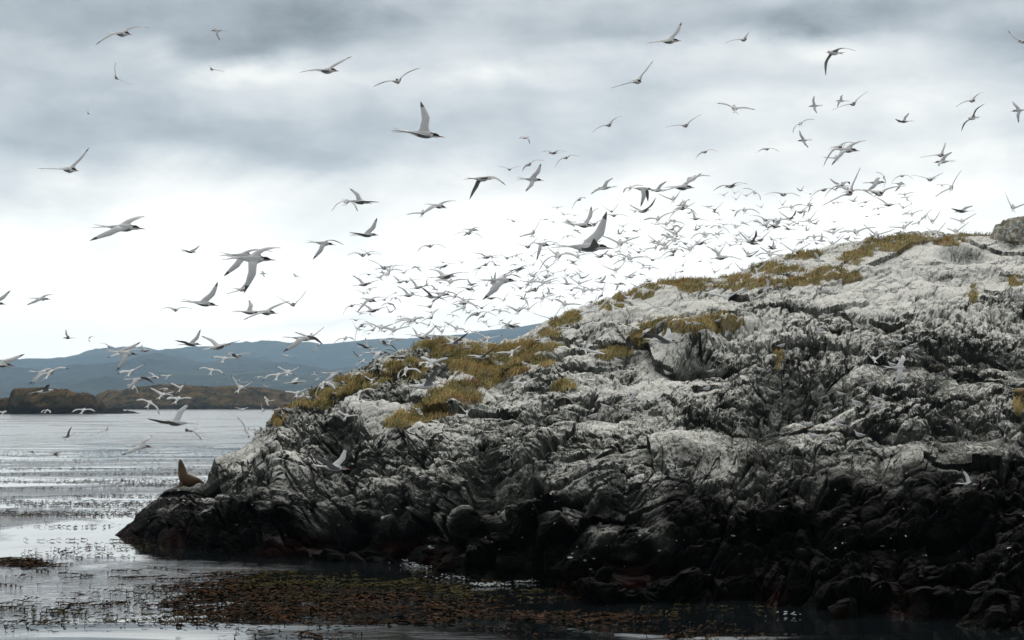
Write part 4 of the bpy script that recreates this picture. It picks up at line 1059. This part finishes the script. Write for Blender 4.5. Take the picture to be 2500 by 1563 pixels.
mdk = simple_mat("dark_plumage", (.012, .011, .010), .5, .4, 30)
vi = on_rock(1932, 898); Pd = Vector(PDF[vi].tolist()) + Vector((0, -.45, 0))
vb = [(0, 0, .20), (0, 0, .30), (-.03, 0, .38), (-.06, 0, .45), (-.09, -.01, .465), (-.15, -.02, .455), (.03, 0, .12), (.07, .02, .03), (.02, .04, .10), (.0, .04, .01), (.02, -.04, .10), (.0, -.04, .01)]
eb = [(0, 1), (1, 2), (2, 3), (3, 4), (4, 5), (0, 6), (6, 7), (6, 8), (8, 9), (6, 10), (10, 11)]
o = skin_body("cormorant", [Vector(v) for v in vb], eb, [.095, .085, .040, .034, .026, .008, .07, .02, .02, .012, .02, .012], mdk, 2); realise(o)
o.location = Pd; o.rotation_euler = (0, 0, .5)
tag(o, "dark long-necked bird standing upright against the pale slope", "seabird")

# ---------------------------------------------------------------- gulls sitting on the water
mgl = simple_mat("gull_feathers", (.30, .29, .28), .7, .35, 14)
for (x, y, rot, lab) in ((138, 1110, 0, "grey gull afloat with raised head, left water among kelp"), (81, 1104, math.pi, "smaller low-lying gull afloat nearest the left edge")):
    d = float(sea_d(y))
    k = 1.35 if x > 100 else .9
    vb = [(0, 0, .06), (.10, 0, .07), (.15, 0, .13 if x > 100 else .10), (.17, 0, .20 if x > 100 else .13), (.21, 0, .205 if x > 100 else .13), (.26, 0, .20 if x > 100 else .125), (-.10, 0, .07), (-.20, 0, .10)]
    o = skin_body("floating_gull", [Vector(v) for v in vb], [(0, 1), (1, 2), (2, 3), (3, 4), (4, 5), (0, 6), (6, 7)], [.085, .07, .035, .036, .03, .008, .07, .015], mgl); realise(o)
    o.location = ((x - 1250) / F * d, d, .0); o.rotation_euler = (0, 0, rot); o.scale = (k,) * 3
    tag(o, lab, "gull", "gulls floating on the water")

# ---------------------------------------------------------------- sea lion
msl, t, b = material("sea_lion_fur")
gg = t.n('ShaderNodeTexCoord').outputs['Object']
sg_ = t.n('ShaderNodeSeparateXYZ'); t.plug(sg_.inputs[0], gg)
c = t.mix(t.ss(t.noise(gg, 3.0, 4, .6), .35, .65), (.060, .034, .016), (.105, .062, .028))
c = t.mix(t.ss(sg_.outputs[2], .62, .95), c, (.05, .032, .020))
c = t.mix(t.ss(t.noise(t.vscale(gg, (18, 18, 5)), 1, 4, .7), .4, .7), c, (.07, .035, .014))
t.plug(b.inputs['Base Color'], c); b.inputs['Roughness'].default_value = .55; b.inputs['Specular IOR Level'].default_value = .3
bpn = t.n('ShaderNodeBump'); bpn.inputs['Distance'].default_value = .02; bpn.inputs['Strength'].default_value = .5
t.plug(bpn.inputs['Height'], t.noise(t.vscale(gg, (30, 30, 9)), 1, 4, .6)); t.plug(b.inputs['Normal'], bpn.outputs[0])
KZ = 682.0
SPN = [(450, 378, 8), (447, 392, 22), (445, 420, 38), (447, 460, 56), (456, 510, 74), (466, 560, 87), (477, 620, 100), (489, 680, 110), (503, 745, 124), (524, 810, 146),
       (565, 880, 172), (635, 930, 186), (715, 948, 176), (790, 945, 142), (860, 938, 98), (925, 948, 66), (985, 970, 44), (1040, 990, 28), (1075, 1002, 12)]
pts = [Vector(((a_ - 640) / KZ, 0, (1100 - b_2) / KZ)) for a_, b_2, c_ in SPN]
V_, F_, M_ = [], [], []
rings = []
for i, (a_, b_2, r_) in enumerate(SPN):
    tg_ = (pts[min(i + 1, len(pts) - 1)] - pts[max(i - 1, 0)]).normalized()
    nrm = Vector((0, 1, 0)).cross(tg_).normalized()
    r_ = r_ / KZ; side_ = Vector((0, 1, 0))
    lean_ = Vector((0, -.05 * max(0, 1 - i / 8), 0))
    rings.append((pts[i] + lean_, r_ * .86, r_, side_, nrm))
loft(V_, F_, M_, rings, 0, 20)
for sg in (-1, 1):                                        # fore flippers, hind flippers, ears
    c0 = Vector((-.22, sg * .13, .19))
    loft(V_, F_, M_, [(c0, .05, .09, Vector((0, 1, 0)), Vector((1, 0, 0))), (c0 + Vector((-.03, sg * .08, -.12)), .03, .075, Vector((0, 1, 0)), Vector((1, 0, 0))),
                      (c0 + Vector((-.10, sg * .12, -.20)), .018, .085, Vector((0, .3, 1)), Vector((1, 0, 0))), (c0 + Vector((-.22, sg * .15, -.22)), .008, .05, Vector((0, .3, 1)), Vector((1, 0, 0)))], 0, 10)
    c1 = Vector((.50, sg * .05, .17))
    loft(V_, F_, M_, [(c1, .04, .04, Vector((0, 1, 0)), Vector((0, 0, 1))), (c1 + Vector((.10, sg * .07, -.06)), .055, .018, Vector((0, 1, 0)), Vector((0, 0, 1))), (c1 + Vector((.20, sg * .11, -.07)), .03, .008, Vector((0, 1, 0)), Vector((0, 0, 1)))], 0, 8)
    e0 = Vector(((447 - 640) / KZ + .04, sg * .095 - .03, (1100 - 490) / KZ))
    loft(V_, F_, M_, [(e0, .008, .012, Vector((0, 1, 0)), Vector((1, 0, 0))), (e0 + Vector((.02, sg * .015, -.035)), .002, .003, Vector((0, 1, 0)), Vector((1, 0, 0)))], 0, 6)
    y0 = Vector(((430 - 640) / KZ, sg * .055 - .035, (1100 - 447) / KZ))
    loft(V_, F_, M_, [(y0, .006, .006, Vector((1, 0, 0)), Vector((0, 0, 1))), (y0 + Vector((0, sg * .014, 0)), .010, .010, Vector((1, 0, 0)), Vector((0, 0, 1)))], 1, 6)
sealion = soup_mesh("sea_lion", V_, F_, [msl, M_CAP], M_, smooth=True)
sealion.location = (float(at(400 + 640 / 10.8, 1080, 77.6)[0]), 77.6, float(at(459, 1086 + 1100 / 10.8, 77.6)[2]))
tag(sealion, "brown sea lion sitting upright with raised muzzle on the left rock tip", "sea lion")
